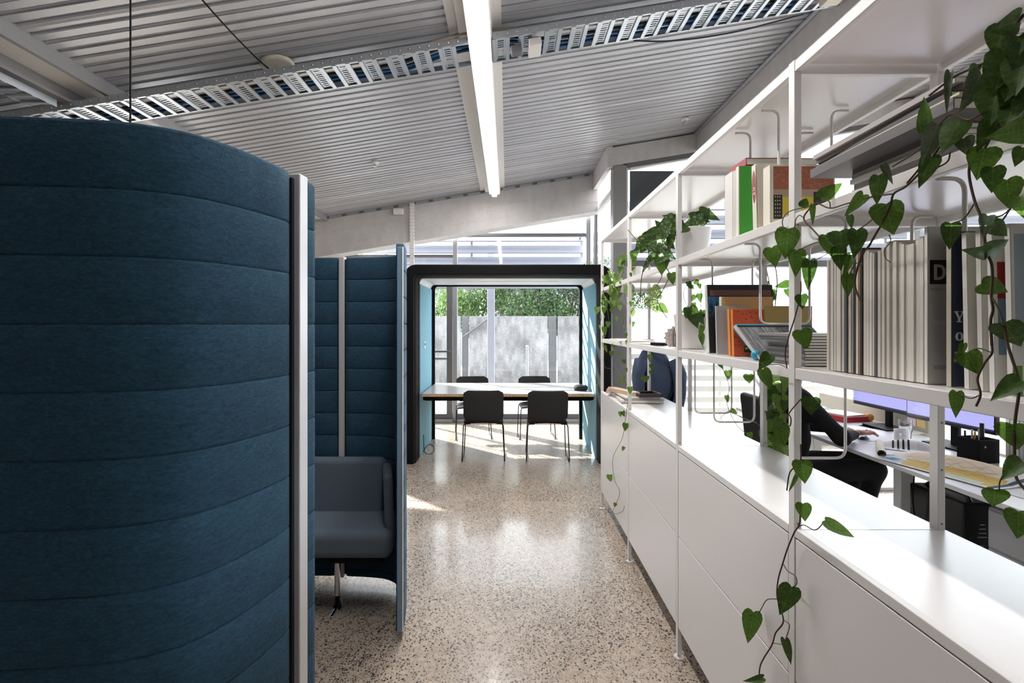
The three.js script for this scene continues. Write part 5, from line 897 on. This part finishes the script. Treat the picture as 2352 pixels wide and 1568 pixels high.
  { const b = onDesk(1934, 962); let h = DY + 0.009; [['#d9d2c6', 'cream folder lying in the red tray'], ['#6d6a66', 'grey folder lying in the red tray'], ['#e6e2da', 'white folder topping the red tray']].forEach(([c, l], i) => { flat('folder', l, 'folder', 0.21, 0.26, 0.016, c, [b[0], h, b[2]], 0.2 + i * 0.05, 'folders in the red tray'); h += 0.016; }); }
  ['#e6e3dc', '#c9d0c4', '#dedad2', '#b9bec6', '#eceae4'].forEach((c, i) => { const b = onDesk(2318, 1068); volume('folder', ['white', 'sage', 'cream', 'blue grey', 'off white'][i] + ' folder standing at the near end of the desk', 'folder', 0.21, 0.28, 0.018, c, [b[0], DY, b[2] + i * 0.026], { turn: 0.08, group: 'standing folders on the desk' }); });
  // sticky notes under the monitor: small cards hanging from its edge
  [['#e2c9d2', 'pink', 3.49], ['#e3c37a', 'yellow', 3.41]].forEach(([c, n, d]) => single('sticky_note', rbox(0.002, 0.09, 0.07, 0.0005), cover(c), n + ' sticky note stuck below the monitor edge', 'sticky note', [2.945, 0.86, -d], [0, 0, 0.08], 'sticky notes on the monitor'));
  single('orange_fruit', new THREE.SphereGeometry(0.035, 20, 14).translate(0, 0.034, 0), std({ color: hex('#d88a3a'), roughness: 0.5 }), 'small orange behind the monitor stand', 'fruit', [3.06, DY, -4.05]);

  // computer tower on its stand, leads
  const pc = thing('computer_tower', 'black computer tower with a pink sticker under the desk', 'computer', [2.50, 0, -2.69]);
  part('stand', rbox(0.22, 0.03, 0.32, 0.004, 0, 0.03, 0), M.black, pc); for (const [x, z] of [[-0.09, -0.12], [0.09, -0.12], [-0.09, 0.12], [0.09, 0.12]]) part('castor', cyl(0.014, 0.014, 0.016, 14).rotateZ(Math.PI / 2).translate(x, 0.014, z), M.black, pc);
  const cs = part('case', rbox(0.20, 0.56, 0.34, 0.012, 0, 0.33, 0), M.blackGloss, pc); part('handle', bentTube([[-0.03, 0.60, 0.14], [-0.03, 0.632, 0.12], [-0.03, 0.632, -0.11], [-0.03, 0.60, -0.14]], 0.009, 0.03, 8), std({ color: hex('#2a1518'), roughness: 0.3 }), cs); part('sticker', rbox(0.03, 0.035, 0.001, 0.0002, 0.06, 0.50, 0.1705), cover('#c24a7a'), pc); part('badge', rbox(0.05, 0.06, 0.001, 0.0002, -0.02, 0.36, 0.1705), cover('#5c6468'), pc);
  for (let k = 0; k < 4; k++) part('port', rbox(0.05 - k * 0.008, 0.005, 0.001, 0.0002, 0.0, 0.43 + k * 0.022, 0.1705), M.frame, pc);
  const coil = []; for (let k = 0; k <= 40; k++) { const a = k / 40 * Math.PI * 6.5; coil.push([0.055 * Math.cos(a) * (1 - k * 0.004), 0.30 + 0.07 * Math.sin(a) - k * 0.002, 0.01 * Math.sin(a * 0.5)]); } single('coiled_lead', tube([[0.03, 0.70, 0], [0.02, 0.52, 0], ...coil, [0.0, 0.1, 0.02], [0.03, 0.012, 0.03]], 0.004, 160, 5), M.black, 'black leads looped under the desk beside the tower', 'cable', [2.335, 0, -2.78]);
  const ped = thing('drawer_pedestal', 'grey drawer pedestal under the near end of the desk', 'pedestal', [2.66, 0, -2.30]); part('body', rbox(0.40, 0.60, 0.30, 0.006, 0, 0.32, 0), std({ color: hex('#b3b3b6'), roughness: 0.5 }), ped); for (let k = 0; k < 3; k++) { const f = part('drawer', rbox(0.012, 0.185, 0.28, 0.003, -0.204, 0.125 + k * 0.195, 0), std({ color: hex('#bdbdc0'), roughness: 0.5 }), ped); part('handle', rbox(0.012, 0.008, 0.1, 0.002, -0.212, 0.20 + k * 0.195, 0), M.frame, f); }

  // office chairs
  function officeChair(label, x, d, turn, backM) { // faces +x at turn 0
    const c = thing('office_chair', label, 'chair', [x, 0, -d], turn);
    part('seat', rbox(0.48, 0.07, 0.48, 0.03, 0, 0.46, 0, 4), M.black, c); part('backrest', rbox(0.06, 0.52, 0.44, 0.028, 0, 0, 0, 4), backM ?? M.black, c, [-0.25, 0.78, 0], [0, 0, 0.10]);
    part('back_arm', bentTube([[0, 0.42, 0], [-0.28, 0.42, 0], [-0.29, 0.70, 0]], 0.016, 0.06, 8), M.black, c); part('column', cyl(0.025, 0.025, 0.34, 16, 0, 0.25, 0), M.chrome, c);
    for (let k = 0; k < 5; k++) { const a = k * 1.2566, l = part('base_arm', rbox(0.30, 0.03, 0.04, 0.01, 0.15, 0.085, 0), M.black, c, undefined, [0, a, 0]); part('castor', cyl(0.028, 0.028, 0.04, 14).rotateX(Math.PI / 2).translate(0.29, 0.028, 0), M.black, l); }
    return c;
  }
  officeChair('black office chair the person sits on', 2.06, 3.42, -0.05);
  officeChair('black office chair with a denim jacket over its back', 1.38, 4.66, Math.PI / 2);
  { // jacket draped over that chair: shoulders, folds and two sleeves
    const j = thing('jacket', 'dark denim jacket hung over an office chair behind the shelving', 'jacket', [1.37, 0.80, -4.42]);
    const g = new THREE.SphereGeometry(1, 48, 40), p = g.attributes.position;
    for (let i = 0; i < p.count; i++) { let x = p.getX(i), y = p.getY(i), z = p.getZ(i), a = Math.atan2(z, x); const f = 1 + 0.10 * Math.sin(a * 7 + y * 3) * (1 - y) * 0.5 + 0.04 * Math.sin(a * 13 - y * 5); const w = y > 0 ? Math.pow(1 - y * y * 0.8, 0.5) : 1 - 0.42 * y * y; p.setXYZ(i, 0.165 * f * (w > 0 ? Math.sign(x) * Math.pow(Math.abs(x), 0.75) : x) * (y < 0 ? 1 + y * 0.35 : 1) - y * 0.04, 0.30 * y + 0.23 + 0.02 * Math.sin(a * 3), 0.12 * f * z * w); }
    g.computeVertexNormals(); const dm = phy({ color: hex('#4a566e'), bumpMap: weave, bumpScale: 0.0006, roughness: 0.95, side: THREE.DoubleSide });
    part('body', g, dm, j);
    for (const s of [-1, 1]) part('sleeve', sweepTube([V(s * 0.15, 0.42, 0.05), V(s * 0.19, 0.30, 0.10), V(s * 0.185, 0.12, 0.11), V(s * 0.16, -0.06, 0.10)], (u) => 0.062 - 0.018 * u + 0.004 * Math.sin(u * 20), 14), dm, j);
    part('collar', bentTube([[-0.09, 0.53, 0.02], [-0.06, 0.50, 0.09], [0.06, 0.50, 0.09], [0.09, 0.53, 0.02]], 0.022, 0.04, 8), dm, j);
  }

  // ---------- the seated person ----------
  function blob(bones, cell, k, pad = 0.06) { // smooth union of tapered capsules, meshed
    const mn = V(9, 9, 9), mx = V(-9, -9, -9); for (const [a, b, ra, rb] of bones) for (const [q, r] of [[a, ra], [b, rb]]) { mn.min(V(q[0] - r, q[1] - r, q[2] - r)); mx.max(V(q[0] + r, q[1] + r, q[2] + r)); }
    mn.addScalar(-pad); mx.addScalar(pad); const size = Math.max(mx.x - mn.x, mx.y - mn.y, mx.z - mn.z), n = Math.min(110, Math.ceil(size / cell)), mc = new MarchingCubes(n, new THREE.MeshBasicMaterial(), false, false, 400000), c = mn.clone().add(mx).multiplyScalar(0.5), half = size / 2;
    mc.isolation = 0; const bb = bones.map(([a, b, ra, rb, sq]) => ({ a: V(...a), ab: V(...b).sub(V(...a)), ra, rb, sq: sq ?? [1, 1, 1] })), pt = V(), ap = V();
    for (let z = 0; z < n; z++) for (let y = 0; y < n; y++) for (let x = 0; x < n; x++) {
      pt.set((x / n * 2 - 1) * half + c.x, (y / n * 2 - 1) * half + c.y, (z / n * 2 - 1) * half + c.z); let f = 1e3;
      for (const o of bb) { ap.copy(pt).sub(o.a); const L = o.ab.lengthSq(), t = L > 1e-9 ? Math.max(0, Math.min(1, ap.dot(o.ab) / L)) : 0; ap.addScaledVector(o.ab, -t); ap.set(ap.x / o.sq[0], ap.y / o.sq[1], ap.z / o.sq[2]); const dd = ap.length() - (o.ra + (o.rb - o.ra) * t), h = Math.max(k - Math.abs(f - dd), 0) / k; f = Math.min(f, dd) - h * h * k * 0.25; }
      mc.field[z * n * n + y * n + x] = -f;
    }
    mc.update(); const cnt = mc.count, P = mc.positionArray.slice(0, cnt * 3), N = mc.normalArray.slice(0, cnt * 3);
    for (let i = 0; i < cnt; i++) { P[i * 3] = P[i * 3] * half + c.x; P[i * 3 + 1] = P[i * 3 + 1] * half + c.y; P[i * 3 + 2] = P[i * 3 + 2] * half + c.z; }
    const g = new THREE.BufferGeometry(); g.setAttribute('position', new THREE.BufferAttribute(new Float32Array(P), 3)); g.setAttribute('normal', new THREE.BufferAttribute(new Float32Array(N), 3)); g.setAttribute('uv', new THREE.BufferAttribute(new Float32Array(cnt * 2), 2)); return mergeVertices(g, 1e-5);
  }
  // local axes: +x forward (to the desk), y up, z towards the camera; origin on the floor under the hips
  const skin = phy({ color: hex('#b98a76'), roughness: 0.55, sheen: 0.1 }), knit = phy({ color: hex('#141417'), roughness: 0.95, bumpMap: weave, bumpScale: 0.0006 }), trouser = std({ color: hex('#15171d'), roughness: 0.9 }), hairM = std({ color: hex('#2a201b'), roughness: 0.6 });
  const pr = thing('person', 'seated person in black jumper and dark trousers, right hand on a mouse', 'person', [1.98, 0, -3.42], 0);
  const sh = [[0.03, 1.03, 0.17], [0.03, 1.03, -0.17]], el = [[0.24, 0.80, 0.24], [0.22, 0.79, -0.24]], wr = [[0.455, 0.775, 0.055], [0.44, 0.775, -0.14]];
  // body: one surface from neck to feet
  const bodyBones = [[[0, 0.56, 0], [0.01, 0.76, 0], 0.135, 0.125, [1, 1, 1.25]], [[0.01, 0.76, 0], [0.02, 0.99, 0], 0.125, 0.115, [1, 1, 1.45]], [[0.03, 1.04, 0.10], [0.03, 1.04, -0.10], 0.075, 0.075], [[0.035, 1.06, 0], [0.06, 1.17, 0], 0.06, 0.052],
    [sh[0], el[0], 0.062, 0.047], [el[0], wr[0], 0.046, 0.032], [sh[1], el[1], 0.062, 0.047], [el[1], wr[1], 0.046, 0.032]];
  part('jumper', blob(bodyBones, 0.012, 0.05), knit, pr);
  const legBones = []; for (const [s, kx] of [[0.10, 0.56], [-0.11, 0.60]]) legBones.push([[0.0, 0.53, s * 0.9], [kx, 0.545, s], 0.098, 0.068], [[kx, 0.545, s], [kx - 0.10, 0.10, s], 0.064, 0.042]);
  legBones.push([[-0.02, 0.55, 0.07], [-0.02, 0.55, -0.07], 0.125, 0.125]);
  part('trousers', blob(legBones, 0.012, 0.05), trouser, pr);
  for (const [s, kx] of [[0.10, 0.56], [-0.11, 0.60]]) part('shoe', blob([[[kx - 0.13, 0.045, s], [kx + 0.06, 0.032, s], 0.042, 0.030, [1, 0.95, 1]]], 0.008, 0.02, 0.02), M.black, pr);
  // head with face
  const H = [0.10, 1.30, 0];
  const head = part('head', blob([[[H[0] - 0.015, H[1] + 0.03, 0], [H[0] + 0.005, H[1] + 0.035, 0], 0.088, 0.082, [1, 1.1, 0.88]], [[H[0] + 0.02, H[1] - 0.03, 0], [H[0] + 0.045, H[1] - 0.075, 0], 0.062, 0.036, [1, 1, 0.95]], [[H[0] + 0.085, H[1] + 0.01, 0], [H[0] + 0.100, H[1] - 0.018, 0], 0.008, 0.013], [[H[0] + 0.078, H[1] - 0.052, 0.012], [H[0] + 0.078, H[1] - 0.052, -0.012], 0.009, 0.009], [[H[0] + 0.074, H[1] + 0.035, 0.03], [H[0] + 0.074, H[1] + 0.035, -0.03], 0.010, 0.010], [[H[0] - 0.005, H[1] + 0.01, 0.08], [H[0] - 0.005, H[1] - 0.02, 0.078], 0.013, 0.009, [1.1, 1, 0.5]], [[H[0] - 0.005, H[1] + 0.01, -0.08], [H[0] - 0.005, H[1] - 0.02, -0.078], 0.013, 0.009, [1.1, 1, 0.5]], [[0.06, 1.12, 0], [H[0] - 0.01, H[1] - 0.04, 0], 0.052, 0.05]], 0.005, 0.02, 0.03), skin, pr);
  for (const s of [1, -1]) { part('eye', new THREE.SphereGeometry(0.011, 14, 10).translate(H[0] + 0.073, H[1] + 0.018, s * 0.031), M.white, head); part('iris', new THREE.SphereGeometry(0.006, 10, 8).translate(H[0] + 0.0805, H[1] + 0.017, s * 0.032), M.black, head); }
  part('hair', blob([[[H[0] - 0.045, H[1] + 0.03, 0], [H[0] + 0.0, H[1] + 0.075, 0], 0.085, 0.076, [1, 1.05, 1]], [[H[0] - 0.06, H[1] + 0.02, 0], [H[0] - 0.065, H[1] - 0.10, 0], 0.07, 0.045, [0.9, 1, 1.15]], [[H[0] - 0.01, H[1] + 0.06, 0.06], [H[0] - 0.03, H[1] - 0.10, 0.066], 0.03, 0.02], [[H[0] - 0.01, H[1] + 0.06, -0.06], [H[0] - 0.03, H[1] - 0.10, -0.066], 0.03, 0.02]], 0.006, 0.03, 0.03), hairM, pr);
  // hands
  const hand = (w, s, curl) => { // w wrist, pointing +x
    const b = [[[w[0] - 0.02, w[1], w[2]], [w[0] + 0.03, w[1] + 0.004, w[2]], 0.025, 0.026, [1, 0.75, 1.1]], [[w[0] + 0.03, w[1] + 0.006, w[2] + 0.018], [w[0] + 0.075, w[1] + 0.004, w[2] + 0.024], 0.020, 0.014, [1, 0.8, 1]], [[w[0] + 0.03, w[1] + 0.006, w[2] - 0.018], [w[0] + 0.08, w[1] + 0.006, w[2] - 0.020], 0.020, 0.014, [1, 0.8, 1]]];
    [[-0.030, 0.058], [-0.010, 0.070], [0.011, 0.066], [0.030, 0.050]].forEach(([dz, L]) => { const a = [w[0] + 0.078, w[1] + 0.005, w[2] + dz], m = [a[0] + L * 0.5, a[1] + 0.006 - curl * 0.01, a[2] + dz * 0.25], e = [m[0] + L * 0.42, m[1] - 0.014 - curl * 0.012, m[2] + dz * 0.1]; b.push([a, m, 0.0098, 0.0088], [m, e, 0.0088, 0.0075]); });
    const th = [w[0] + 0.015, w[1] - 0.002, w[2] - s * 0.026], t2 = [th[0] + 0.034, th[1] - 0.006, th[2] - s * 0.022], t3 = [t2[0] + 0.03, t2[1] - 0.008, t2[2] - s * 0.004]; b.push([th, t2, 0.013, 0.0105], [t2, t3, 0.0105, 0.009]);
    return blob(b, 0.003, 0.008, 0.015);
  };
  part('hand', hand([0.475, 0.785, 0.045], 1, 0.3), skin, pr); part('hand', hand([0.455, 0.765, -0.14], -1, 0.6), skin, pr);
}
renderer.render(scene, camera);
